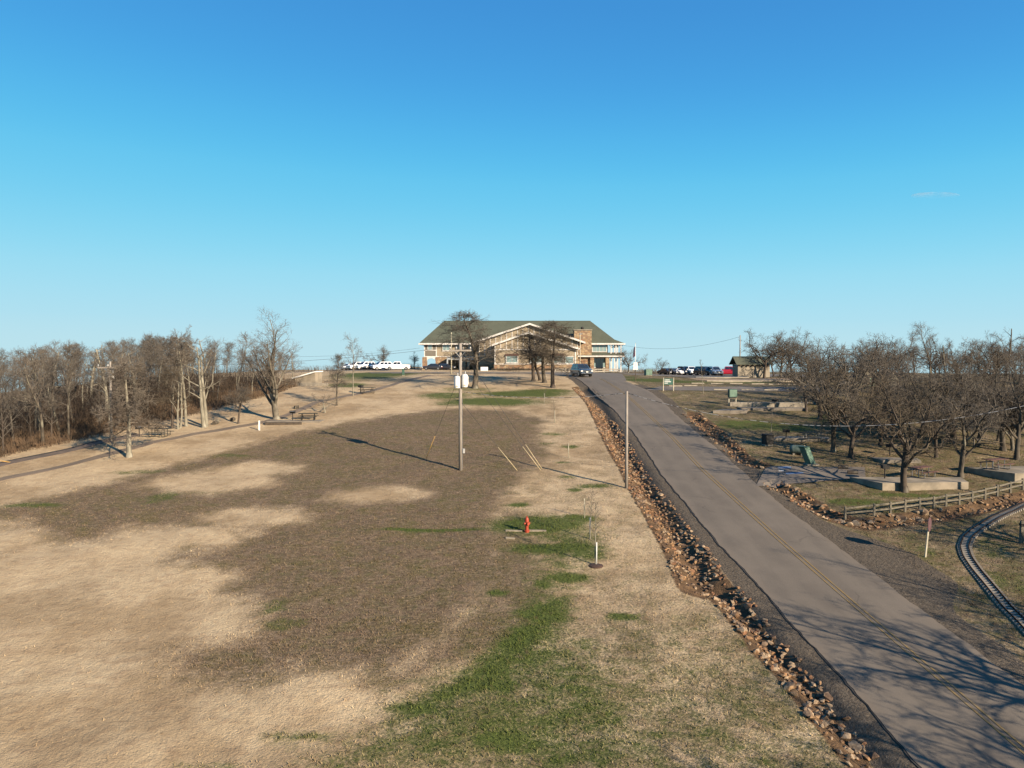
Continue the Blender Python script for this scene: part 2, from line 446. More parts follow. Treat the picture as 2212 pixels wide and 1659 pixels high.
ELLS = [(ell(*e), s) for e, s in [((1225,1248,55,13),1.0),((1175,1262,25,10),.9),((1165,1135,115,22),1.0),((1200,1185,110,14),1.0),((1270,1200,50,16),.8),((930,1145,120,3.5),1.0),((1075,1282,22,8),1.0),
    ((1345,1333,42,8),1.0),((1100,1600,110,26),.9),((1210,1640,120,18),.7),((960,1590,90,26),.6),((800,1650,110,14),.6),((640,1590,90,14),.65),((460,1655,90,12),.6),((1270,1395,40,18),.6),((1340,1430,60,16),.55),
    ((1240,1058,20,4),.9),((1280,1050,45,5),.8),((1120,1091,28,5),.9),((1250,1120,45,8),1.0),((1230,965,22,4),.8),((1195,938,30,4),.7),((1215,1000,20,3),.7),((1180,958,25,3),.6),((1225,1030,22,4),.7),((1400,1107,30,3),.6),
    ((1060,868,110,9),1.0),((1130,851,105,7),1.0),((960,855,60,8),.8),((985,872,50,5),.7),((1170,845,70,5),.9),((1010,841,70,6),.6),((350,1075,40,14),.65),((450,1065,40,5),.4),((70,1092,80,6),.75),((300,1020,70,5),.6),((500,984,50,4),.6),((640,962,60,4),.5),((590,1310,30,25),.6),((620,1350,60,20),.5),((1020,1330,60,12),.4),
    ((1160,1420,60,20),.8),((1070,1480,80,22),.9),((900,1530,70,20),.9),((1400,1590,40,8),.7),((1650,1640,60,10),.7),((1700,1655,60,12),.6),((880,1470,40,8),.5),((1390,1500,60,12),.5),
    ((1420,822,80,4),1.0),((1480,825,60,3),.9),((1600,826,90,3),.8),((1620,918,90,12),.9),((1700,925,80,10),.8),((1660,880,50,5),.7),((1780,905,60,8),.7),((1850,1085,70,10),.9),((1960,1070,120,6),.8),((2000,1190,40,10),.6),((2150,1190,60,30),.6),((2180,1260,60,40),.6),((800,812,90,8),1.0),((750,832,50,5),.8),((1360,815,20,2),.8)]]
TRACK_P = Z7([(2330,1790),(2220,1670),(2090,1525),(1950,1380),(1780,1180),(1640,1000),(1555,880),(1525,790),(1560,695),(1660,600),(1800,520),(1950,440),(2124,368),(2400,265)])
TRACK = GP(TRACK_P)
def masks(x, y):
    x = np.asarray(x, float); y = np.asarray(y, float)
    br = soft(x, y, BROWN, 2.0)
    for t in TANS: br = np.minimum(br, 1 - soft(x, y, t, 1.5))
    br = np.maximum(br, 0.62 * soft(x, y, BROWN2, 2.0))
    br = np.maximum(br, 0.78 * soft(x, y, BROWN3, 1.6))
    right = nsst((x - rr(y) - 0.3) / 0.8)
    left_of_road = 1 - right
    br = np.maximum(br, 0.34 * left_of_road * nsst((x + 6) / 6) * nsst((110 - y) / 10) + 0.22 * left_of_road * nsst((x + 7) / 6) * nsst((40 - y) / 12))
    br = np.maximum(br, 0.72 * right)
    gr = np.zeros_like(x)
    for p in GREENS: gr = np.maximum(gr, 1.3 * soft(x, y, p, 1.2))
    for (cx, cy, rx, ry), s in ELLS:
        q = np.sqrt(((x - cx) / rx) ** 2 + ((y - cy) / ry) ** 2)
        gr = np.maximum(gr, s * np.clip(1.5 - q * 0.95, 0, 1))
    gr = np.maximum(gr, 0.28 * left_of_road * nsst((x + 6) / 6) * nsst((70 - y) / 20) + 0.20 * left_of_road * nsst((x + 8) / 6) * nsst((37 - y) / 10))
    gr = np.maximum(gr, 0.32 * br)
    gr = np.maximum(gr, 0.68 * soft(x, y, GREEN_MIX, 2.2))
    br = np.maximum(br, 0.5 * soft(x, y, GREEN_MIX, 2.2))
    gr = np.maximum(gr, 0.44 * right)
    off = np.interp(y, EY, EX) - x
    dirt = np.maximum(nsst((off + 1.5) / 3.0), 0.42 * right)
    dirt = np.maximum(dirt, nsst((np.sqrt(x * x + (y - 110) ** 2) - 165) / 60))
    for line, w, dep in DITCHES:
        d = poly_dist(x, y, line)
        dirt = np.maximum(dirt, 0.95 * np.clip((w + 0.55 - d) / 0.6, 0, 1))
    gv = np.zeros_like(x)
    gv = np.maximum(gv, np.where((x < rl(y) + 0.4) & (x > rl(y) - 2.6), np.clip((x - (rl(y) - 1.35)) / 0.3, 0, 1), 0) * (y < 112))
    wr = 1.6 + 2.3 * nsst((46 - y) / 6) * nsst((y - 33) / 4)
    gv = np.maximum(gv, np.where((x > rr(y) - 0.4), np.clip((rr(y) + wr - x) / 0.5, 0, 1), 0) * (y < 100))
    gv = np.maximum(gv, np.clip((0.8 - poly_dist(x, y, TRACK)) / 0.5, 0, 1) * 0.62)
    dirt = dirt * (1 - gv * (x > rl(y) - 1.7))
    return br, gr, dirt, gv

def grow_axis(dense, lo, hi, g=1.18):
    a = list(dense); st = dense[1] - dense[0]
    while a[0] > lo: st *= g; a.insert(0, a[0] - st)
    st = dense[-1] - dense[-2]
    while a[-1] < hi: st *= g; a.append(a[-1] + st)
    return np.array(a)
ax = np.concatenate([np.arange(-46, 0, 0.55), np.arange(0, 23, 0.25), np.arange(23, 42, 0.5)])
ay = np.concatenate([np.arange(17, 62, 0.33), np.arange(62, 118, 0.5), np.arange(118, 180, 1.5)])
ax = grow_axis(ax, -110000, 110000); ay = grow_axis(ay, -110000, 110000)
XX, YY = np.meshgrid(ax, ay)
ZZ = ground_np(XX.ravel(), YY.ravel())
nx, ny = len(ax), len(ay)
gme = bpy.data.meshes.new('ground')
vv = np.stack([XX.ravel(), YY.ravel(), ZZ], 1)
idx = np.arange(nx * ny).reshape(ny, nx)
ff = np.stack([idx[:-1, :-1].ravel(), idx[:-1, 1:].ravel(), idx[1:, 1:].ravel(), idx[1:, :-1].ravel()], 1)
def fast_mesh(me, vv, ff):
    me.vertices.add(len(vv)); me.vertices.foreach_set('co', np.asarray(vv, np.float32).ravel())
    n = ff.shape[1]
    me.loops.add(ff.size); me.loops.foreach_set('vertex_index', ff.astype(np.int32).ravel())
    me.polygons.add(len(ff)); me.polygons.foreach_set('loop_start', np.arange(0, ff.size, n, dtype=np.int32))
    me.polygons.foreach_set('loop_total', np.full(len(ff), n, np.int32))
    me.update(calc_edges=True); me.validate()
fast_mesh(gme, vv, ff)
def set_mask(me, x, y):
    br, gr, di, gv = masks(x, y)
    at_ = me.attributes.new('mask', 'FLOAT_COLOR', 'POINT')
    at_.data.foreach_set('color', np.stack([br, gr, di, gv], 1).astype(np.float32).ravel())
set_mask(gme, XX.ravel(), YY.ravel())
gme.polygons.foreach_set('use_smooth', [True] * len(gme.polygons))

def ground_material(name, tuft=False):
    m, nt, b = newmat(name)
    b.inputs['Roughness'].default_value = 0.95; b.inputs['Specular IOR Level'].default_value = 0.1
    a = nd(nt, 'ShaderNodeAttribute', attribute_name='mask')
    sep = nt.nodes.new('ShaderNodeSeparateColor'); nt.links.new(a.outputs['Color'], sep.inputs[0])
    P = posvec(nt); PS = posvec(nt, (0.55, 1.5, 1.0))
    nb = noise(nt, P, 0.55, 5.0, 0.62); nm = noise(nt, P, 2.3, 4.0, 0.65); nf = noise(nt, P, 9.0, 4.0, 0.7); nh = noise(nt, PS, 22.0, 2.0, 0.6)
    ng = noise(nt, posvec(nt, (0.9, 1.2, 1)), 1.3, 6.0, 0.7)
    def thr(mask, n, amt, lo=0.38, hi=0.62):
        return mrange(nt, mth(nt, 'ADD', mask, mth(nt, 'MULTIPLY', mth(nt, 'SUBTRACT', n, 0.5), amt)), lo, hi)
    def thr2(mask, n, amt, n2, amt2, lo=0.38, hi=0.62):
        s = mth(nt, 'ADD', mth(nt, 'MULTIPLY', mth(nt, 'SUBTRACT', n, 0.5), amt), mth(nt, 'MULTIPLY', mth(nt, 'SUBTRACT', n2, 0.5), amt2))
        return mrange(nt, mth(nt, 'ADD', mask, s), lo, hi)
    tan = mixc(nt, mrange(nt, nb, 0.36, 0.66), (0.70, 0.54, 0.35), (0.60, 0.45, 0.285))
    tan = mixc(nt, mrange(nt, nm, 0.45, 0.8), tan, (0.49, 0.35, 0.225))
    tan = mixc(nt, mrange(nt, noise(nt, PS, 1.1, 6.0, 0.7), 0.52, 0.74), tan, (0.46, 0.33, 0.21))
    tan = mixc(nt, mrange(nt, noise(nt, P, 0.17, 4.0, 0.6), 0.44, 0.62), tan, mixc(nt, 1.0, tan, (0.74, 0.71, 0.68), 'MULTIPLY'))
    brown = mixc(nt, mrange(nt, nm, 0.35, 0.65), (0.235, 0.165, 0.112), (0.175, 0.122, 0.084))
    nq = noise(nt, PS, 5.0, 5.0, 0.75)
    brown = mixc(nt, mrange(nt, nb, 0.42, 0.70), brown, (0.17, 0.135, 0.065))
    brown = mixc(nt, mrange(nt, nq, 0.50, 0.62), brown, (0.32, 0.235, 0.165))
    brown = mixc(nt, mrange(nt, nq, 0.46, 0.30), brown, (0.12, 0.092, 0.058))
    brown = mixc(nt, mrange(nt, nf, 0.54, 0.66), brown, (0.40, 0.29, 0.19))
    brown = mixc(nt, mrange(nt, nf, 0.45, 0.28), brown, (0.10, 0.08, 0.05))
    green = mixc(nt, mrange(nt, nf, 0.35, 0.65), (0.115, 0.155, 0.034), (0.062, 0.092, 0.020))
    green = mixc(nt, mrange(nt, nm, 0.55, 0.75), green, (0.15, 0.125, 0.055))
    dirt = mixc(nt, mrange(nt, nm, 0.35, 0.65), (0.22, 0.135, 0.075), (0.12, 0.078, 0.048))
    vor = nd(nt, 'ShaderNodeTexVoronoi'); vor.inputs['Scale'].default_value = 14.0; nt.links.new(P, vor.inputs['Vector'])
    vbw = nt.nodes.new('ShaderNodeRGBToBW'); nt.links.new(vor.outputs['Color'], vbw.inputs[0])
    grav = mixc(nt, vbw.outputs[0], (0.095, 0.077, 0.060), (0.21, 0.172, 0.135))
    grav = mixc(nt, mrange(nt, nb, 0.5, 0.75), grav, (0.15, 0.12, 0.09))
    c = mixc(nt, thr2(sep.outputs[0], nb, 0.9, nf, 1.2, 0.22, 0.80), tan, brown)
    c = mixc(nt, mth(nt, 'MULTIPLY', thr2(sep.outputs[1], ng, 1.1, nf, 1.0, 0.24, 0.88), 0.95), c, green)
    c = mixc(nt, thr(sep.outputs[2], nm, 0.6), c, dirt)
    c = mixc(nt, thr(a.outputs['Alpha'], nf, 0.5), c, grav)
    rough_ = mth(nt, 'ADD', mth(nt, 'MULTIPLY', mth(nt, 'MAXIMUM', sep.outputs[0], sep.outputs[1]), 0.75), 0.25, None, True)
    grain = mixc(nt, mrange(nt, nh, 0.25, 0.75), mixc(nt, 1.0, c, (0.60, 0.60, 0.60), 'MULTIPLY'), mixc(nt, 1.0, c, (1.36, 1.36, 1.36), 'MULTIPLY'))
    c = mixc(nt, rough_, c, grain)
    c = mixc(nt, 1.0, c, (0.53, 0.53, 0.515) if not tuft else (0.56, 0.56, 0.54), 'MULTIPLY')
    nt.links.new(c, b.inputs['Base Color'])
    if not tuft:
        bump(nt, b, mth(nt, 'ADD', mth(nt, 'ADD', mth(nt, 'MULTIPLY', nf, 0.6), mth(nt, 'MULTIPLY', nm, 0.9)), mth(nt, 'MULTIPLY', nh, 0.4)), 0.8, 0.13)
    return m
M['ground'] = ground_material('dry_grass_ground')
M['tuft'] = ground_material('grass_blades', True)
gme.materials.append(M['ground'])
tag(inst('ground', gme), kind='structure')

# ------------------------------------------------------------------ asphalt
def noise_col(nt, P):
    n = nt.nodes.new('ShaderNodeTexNoise'); n.inputs['Scale'].default_value = 0.7; nt.links.new(P, n.inputs['Vector'])
    s = nt.nodes.new('ShaderNodeVectorMath'); s.operation = 'MULTIPLY_ADD'; nt.links.new(n.outputs['Color'], s.inputs[0]); s.inputs[1].default_value = (12, 12, 12); nt.links.new(P, s.inputs[2])
    return s.outputs[0]
def asphalt(name, c1, c2, patch, lanes=False):
    m, nt, b = newmat(name)
    b.inputs['Roughness'].default_value = 0.85; b.inputs['Specular IOR Level'].default_value = 0.25
    P = posvec(nt); PL = posvec(nt, (1.0, 0.12, 1))
    n1 = noise(nt, P, 0.35, 5.0, 0.6); n2 = noise(nt, PL, 1.6, 3.0); n3 = noise(nt, P, 30.0, 2.0)
    c = mixc(nt, mrange(nt, n1, 0.3, 0.7), c1, c2)
    c = mixc(nt, mth(nt, 'MULTIPLY', mrange(nt, n2, 0.45, 0.75), 0.55), c, patch)
    vc = nd(nt, 'ShaderNodeTexVoronoi', feature='DISTANCE_TO_EDGE'); vc.inputs['Scale'].default_value = 0.22; nt.links.new(mixc(nt, 0.12, P, noise_col(nt, P)), vc.inputs['Vector'])
    crk = mth(nt, 'MULTIPLY', mrange(nt, vc.outputs['Distance'], 0.012, 0.004), mrange(nt, noise(nt, P, 0.3, 2.0), 0.5, 0.6))
    c = mixc(nt, mth(nt, 'MULTIPLY', crk, 0.32), c, tuple(x * 0.5 for x in patch))
    c = mixc(nt, mrange(nt, n3, 0.2, 0.8), mixc(nt, 1.0, c, (0.86, 0.86, 0.86), 'MULTIPLY'), mixc(nt, 1.0, c, (1.12, 1.12, 1.12), 'MULTIPLY'))
    if lanes:
        a = nd(nt, 'ShaderNodeAttribute', attribute_name='across')
        t = mth(nt, 'MULTIPLY', mth(nt, 'SUBTRACT', a.outputs['Fac'], 0.125), 8 * math.pi)
        wp = mth(nt, 'ADD', mth(nt, 'MULTIPLY', mth(nt, 'COSINE', t), 0.5), 0.5)
        wp = mth(nt, 'MULTIPLY', mth(nt, 'MULTIPLY', wp, mrange(nt, n1, 0.25, 0.65)), 0.62)
        c = mixc(nt, wp, c, mixc(nt, 1.0, c, (0.80, 0.80, 0.81), 'MULTIPLY'))
        ed = mth(nt, 'ABSOLUTE', mth(nt, 'SUBTRACT', a.outputs['Fac'], 0.5))
        c = mixc(nt, mth(nt, 'MULTIPLY', mrange(nt, ed, 0.42, 0.5), 0.4), c, (0.24, 0.19, 0.14))
    c = mixc(nt, 1.0, c, (0.53, 0.53, 0.53), 'MULTIPLY')
    nt.links.new(c, b.inputs['Base Color'])
    bump(nt, b, n3, 0.25, 0.01)
    return m
M['asphalt'] = asphalt('grey_asphalt', (0.22, 0.184, 0.146), (0.196, 0.164, 0.13), (0.165, 0.139, 0.111))
M['road'] = asphalt('road_asphalt', (0.22, 0.184, 0.146), (0.196, 0.164, 0.13), (0.165, 0.139, 0.111), True)
M['asphalt_pad'] = asphalt('pale_asphalt', (0.235, 0.20, 0.165), (0.19, 0.16, 0.132), (0.15, 0.127, 0.105))
M['path'] = asphalt('path_surface', (0.24, 0.185, 0.135), (0.185, 0.142, 0.105), (0.31, 0.235, 0.165))
def strip(name, L, R, dz, mt, nu=6, parent=None, crown=0.0, kind='structure'):
    n = len(L); mb = MB()
    for i in range(n):
        for j in range(nu + 1):
            t = j / nu
            x = L[i][0] * (1 - t) + R[i][0] * t; y = L[i][1] * (1 - t) + R[i][1] * t
            mb.v.append((x, y, ground(x, y) + dz + crown * (1 - (2 * t - 1) ** 2)))
    for i in range(n - 1):
        for j in range(nu):
            a = i * (nu + 1) + j
            mb.f.append((a, a + 1, a + nu + 2, a + nu + 1))
    # skirt so that the sheet has a thickness
    for i in range(n - 1):
        for j, sgn in ((0, 1), (nu, -1)):
            a = i * (nu + 1) + j; b = a + nu + 1
            k = len(mb.v)
            for q in (a, b):
                x, y, z = mb.v[q]; mb.v.append((x, y, z - 0.12))
            mb.f.append((a, b, k + 1, k) if sgn > 0 else (b, a, k, k + 1))
    o = mb.build(name, mt, parent, smooth=False)
    if kind and parent is None: tag(o, kind=kind)
    return o
def resample(line, n, curve=True):
    pts = [Vector((p[0], p[1], 0)) for p in line]
    seg = [0]
    for a, b in zip(pts[:-1], pts[1:]): seg.append(seg[-1] + (b - a).length)
    s = np.linspace(0, seg[-1], n)
    xs = np.interp(s, seg, [p.x for p in pts]); ys = np.interp(s, seg, [p.y for p in pts])
    if curve and n > 12:
        for _ in range(3):
            xs[1:-1] = (xs[:-2] + 2 * xs[1:-1] + xs[2:]) / 4; ys[1:-1] = (ys[:-2] + 2 * ys[1:-1] + ys[2:]) / 4
    return list(zip(xs, ys))
def offset_line(line, w):
    out = []
    for i, p in enumerate(line):
        a = line[max(i - 1, 0)]; b = line[min(i + 1, len(line) - 1)]
        dx, dy = b[0] - a[0], b[1] - a[1]; L = math.hypot(dx, dy) or 1
        out.append((p[0] - dy / L * w, p[1] + dx / L * w))
    return out
NR = 170
road = strip('road', ROAD_L, ROAD_R, 0.035, M['road'], 10, crown=0.03)
_n = len(ROAD_L) * 11; _t = np.zeros(len(road.data.vertices)); _t[:_n] = np.tile(np.arange(11) / 10, len(ROAD_L))
road.data.attributes.new('across', 'FLOAT', 'POINT').data.foreach_set('value', _t.astype(np.float32))
ctr = smooth_line(GP([(2212,1625),(1810,1278),(1684,1168),(1585,1078),(1516,1015),(1452,946),(1392,889),(1356,857),(1322,833),(1297,819)]), 120)
ctr = ext(ctr, -10)
for s in (-0.17, 0.08):
    strip('centre_line', offset_line(ctr, s + 0.09), offset_line(ctr, s), 0.078, M['line_yellow'], 1, parent=road)
seam = [(x - 0.03, y) for x, y in ROAD_L]
strip('edge_seam', [(x - 0.045 - 0.03 * math.sin(y * 2.1) * math.sin(y * 0.77), y) for x, y in seam], seam, 0.030, M['seam'], 1, parent=road)
# the hilltop road in front of the lodge and the parking lots
def quad_sheet(name, pts, dz, mt, n=14, parent=None, kind='structure'):
    a, b, c, d = pts                     # a-b near edge, d-c far edge (x,y)
    L = [(a[0] + (d[0] - a[0]) * i / n, a[1] + (d[1] - a[1]) * i / n) for i in range(n + 1)]
    R = [(b[0] + (c[0] - b[0]) * i / n, b[1] + (c[1] - b[1]) * i / n) for i in range(n + 1)]
    return strip(name, L, R, dz, mt, n, parent, kind=kind)
quad_sheet('drive', [(-24, 127), (34, 121), (36, 134), (-28, 139)], 0.03, M['asphalt'])
quad_sheet('road_mouth', [(rl(110) - .2, 110), (rr(104) + .4, 104), (18.5, 123), (5.0, 124)], 0.022, M['asphalt'])
quad_sheet('parking_lot', [(-50, 158), (-27, 158), (-27, 180), (-60, 180)], 0.03, M['asphalt_pad'])
quad_sheet('parking_lot', [(22, 140), (66, 140), (66, 176), (22, 176)], 0.03, M['asphalt_pad'])
up = GP([(1394,843.5),(1535,844.5),(1770,846),(1770,834.5),(1500,829),(1425,835)])
mbp = quad_sheet('parking_lot', [up[0], up[2], up[3], up[5]], 0.03, M['asphalt_pad'], 16)
pd = GP([(1632,1052),(1870,1033),(1868,1010),(1655,1008)])
pad = quad_sheet('parking_pad', [pd[0], pd[1], pd[2], pd[3]], 0.045, M['asphalt_pad'], 16)
for k, q in enumerate([[(350,930),(640,928),(640,885),(350,888)], [(540,1052),(930,1046),(900,1010),(505,1018)]]):
    pts = GP(S3(q)); quad_sheet('blue_paint', pts, 0.052, M['paint_blue'], 4, parent=pad)
quad_sheet('white_paint', GP(S3([(375,990),(480,985),(470,955),(360,960)])), 0.052, M['paint_white'], 2, parent=pad)
dirtpad = quad_sheet('gravel_pad', GP(Z4([(1060,612),(2100,612),(2050,578),(800,580)])), 0.03, mat('sandy_gravel', (0.42, 0.29, 0.18), (0.33, 0.22, 0.14), 2.0, 0.95), 10)
# footpath across the dry slope
path = resample(GP([(-60,1052),(0,1037),(149,1005),(248,978),(347,953),(422,938),(500,925),(560,915),(613,900),(650,885),(684,869),(730,860),(770,852),(807,844),(840,834),(874,824),(930,811)]), 90)
strip('path', offset_line(path, 0.47), offset_line(path, -0.47), 0.03, M['path'], 2)
trk = resample(GP([(-60,1018),(0,1004),(90,985),(165,968),(215,955),(300,938)]), 40)
strip('track', offset_line(trk, 0.7), offset_line(trk, -0.7), 0.03, mat('gravel_track', (0.20, 0.145, 0.11), (0.13, 0.10, 0.08), 1.5, 0.95), 2)
strip('track_rut', offset_line(trk, 0.55), offset_line(trk, 0.30), 0.06, M['seam'], 1, kind='structure')

# ------------------------------------------------------------------ grass blades (uncountable)
def tufts():
    rng = np.random.default_rng(5)
    xs, ys = [], []
    for y0, y1, dens in ((19, 33, 40), (33, 48, 22), (48, 70, 9)):
        x0, x1 = -0.74 * y1, 0.74 * y1
        n = int((x1 - x0) * (y1 - y0) * dens)
        xs.append(rng.uniform(x0, x1, n)); ys.append(rng.uniform(y0, y1, n))
    x = np.concatenate(xs); y = np.concatenate(ys)
    keep = ((x < rl(y) - 2.0) | (x > rr(y) + 2.5)) & (np.abs(x) < 0.74 * y + 1)
    for line, w, dep in DITCHES: keep &= poly_dist(x, y, line) > w + 0.1
    keep &= poly_dist(x, y, TRACK) > 0.6
    mb_, mg_, _, _ = masks(x, y)
    keep &= rng.random(len(x)) < np.clip(np.maximum(mb_, mg_) * 1.5 - 0.3, 0.03, 1)
    x = x[keep]; y = y[keep]; n = len(x)
    z = ground_np(x, y)
    _, mg2, _, _ = masks(x, y); hs = 1 + 0.7 * np.clip(mg2, 0, 1)
    nb = 3
    tri = np.zeros((n, nb, 3, 3))
    for k in range(nb):
        a = rng.uniform(0, 2 * np.pi, n); h = rng.uniform(0.03, 0.10, n) * hs; w = rng.uniform(0.010, 0.022, n)
        lx = rng.normal(0, 0.05, n); ly = rng.normal(0, 0.05, n); ox = rng.normal(0, 0.05, n); oy = rng.normal(0, 0.05, n)
        bx, by = x + ox, y + oy
        tri[:, k, 0] = np.stack([bx - np.cos(a) * w, by - np.sin(a) * w, z - 0.005], 1)
        tri[:, k, 1] = np.stack([bx + np.cos(a) * w, by + np.sin(a) * w, z - 0.005], 1)
        tri[:, k, 2] = np.stack([bx + lx, by + ly, z + h], 1)
    vv = tri.reshape(-1, 3); f = np.arange(len(vv)).reshape(-1, 3)
    me = bpy.data.meshes.new('grass'); fast_mesh(me, vv, f)
    set_mask(me, vv[:, 0], vv[:, 1]); me.materials.append(M['tuft'])
    tag(inst('grass', me), 'short dry winter grass covering the hillside', 'grass', kind='stuff')
tufts()

# ------------------------------------------------------------------ rocks
def rock_mesh(seed, mt):
    r = random.Random(seed); bm = bmesh.new()
    for _ in range(13):
        v = Vector((r.gauss(0, 1), r.gauss(0, 1), r.gauss(0, 1))).normalized() * r.uniform(0.8, 1.0)
        bm.verts.new((v.x * 0.5, v.y * 0.38, v.z * 0.28))
    bmesh.ops.convex_hull(bm, input=bm.verts)
    for v in [v for v in bm.verts if not v.link_faces]: bm.verts.remove(v)
    bmesh.ops.recalc_face_normals(bm, faces=bm.faces)
    me = bpy.data.meshes.new('rock'); bm.to_mesh(me); bm.free(); me.materials.append(mt); return me
def rock_mat(name, cols):
    m, nt, b = newmat(name); b.inputs['Roughness'].default_value = 0.9; b.inputs['Specular IOR Level'].default_value = 0.2
    oi = nt.nodes.new('ShaderNodeObjectInfo'); P = posvec(nt)
    r = nt.nodes.new('ShaderNodeValToRGB'); r.color_ramp.interpolation = 'CONSTANT'
    el = r.color_ramp.elements
    for i, c in enumerate(cols):
        e = el[i] if i < 2 else el.new(0.5)
        e.position = i / len(cols); e.color = (*c, 1)
    vor = nd(nt, 'ShaderNodeTexVoronoi'); vor.inputs['Scale'].default_value = 2.4; nt.links.new(P, vor.inputs['Vector'])
    bw = nt.nodes.new('ShaderNodeRGBToBW'); nt.links.new(vor.outputs['Color'], bw.inputs[0])
    fr = mth(nt, 'FRACT', mth(nt, 'ADD', oi.outputs['Random'], bw.outputs[0]))
    nt.links.new(fr, r.inputs[0])
    n1 = noise(nt, P, 9.0, 4.0)
    c = mixc(nt, mrange(nt, n1, 0.3, 0.7), mixc(nt, 1.0, r.outputs[0], (0.32, 0.31, 0.30), 'MULTIPLY'), mixc(nt, 1.0, r.outputs[0], (0.54, 0.54, 0.54), 'MULTIPLY'))
    nt.links.new(c, b.inputs['Base Color']); bump(nt, b, n1, 0.4, 0.03)
    return m
M['rock'] = rock_mat('ditch_rock', [(0.40, 0.23, 0.12), (0.19, 0.125, 0.085), (0.46, 0.29, 0.16), (0.27, 0.19, 0.13), (0.50, 0.37, 0.245), (0.14, 0.09, 0.065), (0.36, 0.19, 0.105), (0.23, 0.17, 0.12)])
ROCKS = [rock_mesh(100 + i, M['rock']) for i in range(12)]
def place_rocks():
    r = random.Random(11); spots = []
    for (line, w, dep), dens, sz in zip(DITCHES, (33.0, 42, 20, 14), ((0.17, 0.44), (0.14, 0.38), (0.15, 0.42), (0.15, 0.48))):
        for (a, b) in zip(line[:-1], line[1:]):
            L = math.hypot(b[0] - a[0], b[1] - a[1])
            for _ in range(int(L * dens)):
                t = r.random(); o = r.uniform(-1.15, 1.15) * w
                if False: continue
                nx_, ny_ = -(b[1] - a[1]) / L, (b[0] - a[0]) / L
                x = a[0] + (b[0] - a[0]) * t + nx_ * o; y = a[1] + (b[1] - a[1]) * t + ny_ * o
                if rl(y) - 0.95 < x < rr(y) + 0.4: continue
                s = r.uniform(*sz) * (1.6 if r.random() < 0.09 else 1)
                spots.append((x, y, s, r.uniform(0, 6.28), r.uniform(-.5, .5), r.uniform(-.5, .5), r.randrange(12), line))
    for bx, by, s in ((1993, 1107, 1.2), (1945, 1118, 0.95), (1814, 1123, 1.0), (1850, 1127, 0.9), (1880, 1126, 0.8), (1700, 1050, 0.7), (1722, 1058, 0.8), (1520, 905, 0.9)):
        v = G(bx, by); spots.append((v.x, v.y, s, r.uniform(0, 6), .1, .1, r.randrange(12), DITCH_D))
    spots.sort(key=lambda q: -q[2] / q[1])
    lab = {id(DITCH_A): ('angular brown ditch rock beside the near left edge of the road', 'rocks in the near left roadside ditch'),
           id(DITCH_B): ('small angular rust-brown rock in the wide ditch left of the road', 'rocks in the far left roadside ditch'),
           id(DITCH_C): ('angular rock in the ditch right of the road below the picnic lawn', 'rocks in the right roadside ditch'),
           id(DITCH_D): ('tan or dark rock in the row below the rail fence', 'rocks below the rail fence')}
    vis = 0; mb = MB()
    zs = ground_np(np.array([q[0] for q in spots]), np.array([q[1] for q in spots]))
    for q, z in zip(spots, zs):
        x, y, s, a, tx, ty, k, line = q
        M3 = Matrix.Translation((x, y, z + s * 0.05)) @ Matrix.Rotation(a, 4, 'Z') @ Matrix.Rotation(tx, 4, 'X') @ Matrix.Rotation(ty, 4, 'Y') @ Matrix.Scale(s, 4)
        px, py = proj(Vector((x, y, z)))
        if vis < 300 and -20 < px < 2230 and py < 1680:
            o = inst('rock', ROCKS[k]); o.matrix_world = M3
            l, g = lab[id(line)]; tag(o, l, 'rock', g); vis += 1
        elif py < 1900:
            me = ROCKS[k]
            mb.add([M3 @ v.co for v in me.vertices], [tuple(p.vertices) for p in me.polygons])
    o = mb.build('rocks', M['rock']); tag(o, 'small angular rocks filling the roadside ditches', 'rocks', kind='stuff')
place_rocks()
# ------------------------------------------------------------------ bare trees
def bark(name, c1, c2, c3=None):
    m, nt, b = newmat(name); b.inputs['Roughness'].default_value = 0.95; b.inputs['Specular IOR Level'].default_value = 0.1
    v = objvec(nt, (1, 1, 0.45))
    c1 = AL(c1); c2 = AL(c2); c3 = AL(c3) if c3 else None
    c = mixc(nt, mrange(nt, noise(nt, v, 3.5, 4.0), 0.35, 0.65), c1, c2)
    if c3: c = mixc(nt, mrange(nt, noise(nt, v, 1.4, 3.0), 0.52, 0.66), c, c3)
    nt.links.new(c, b.inputs['Base Color']); bump(nt, b, noise(nt, v, 12.0, 3.0), 0.5, 0.03)
    return m
M['bark'] = bark('grey_bark', (0.16, 0.135, 0.105), (0.085, 0.072, 0.058), (0.28, 0.26, 0.20))
M['bark_pale'] = bark('pale_bark', (0.34, 0.31, 0.24), (0.24, 0.215, 0.165), (0.42, 0.39, 0.31))
M['bark_mid'] = bark('mottled_bark', (0.24, 0.21, 0.165), (0.15, 0.13, 0.10), (0.36, 0.33, 0.26))
M['bark_dark'] = bark('dark_bark', (0.12, 0.095, 0.075), (0.07, 0.058, 0.05), (0.20, 0.175, 0.14))
def twigmat(name, c1, c2):
    m, nt, b = newmat(name); b.inputs['Roughness'].default_value = 0.95; b.inputs['Specular IOR Level'].default_value = 0.1
    nt.links.new(mixc(nt, mrange(nt, noise(nt, objvec(nt), 0.9, 3.0), 0.35, 0.65), AL(c1), AL(c2)), b.inputs['Base Color'])
    return m
M['twig'] = twigmat('brown_twigs', (0.195, 0.17, 0.142), (0.12, 0.104, 0.088))
M['twig_pale'] = twigmat('grey_twigs', (0.24, 0.205, 0.165), (0.16, 0.13, 0.105))
M['twig_dark'] = twigmat('dark_twigs', (0.16, 0.13, 0.095), (0.10, 0.082, 0.062))
M['under'] = twigmat('shaded_undergrowth', (0.10, 0.075, 0.055), (0.06, 0.045, 0.035))  # inner shade of the wood is put into this very dark twig colour
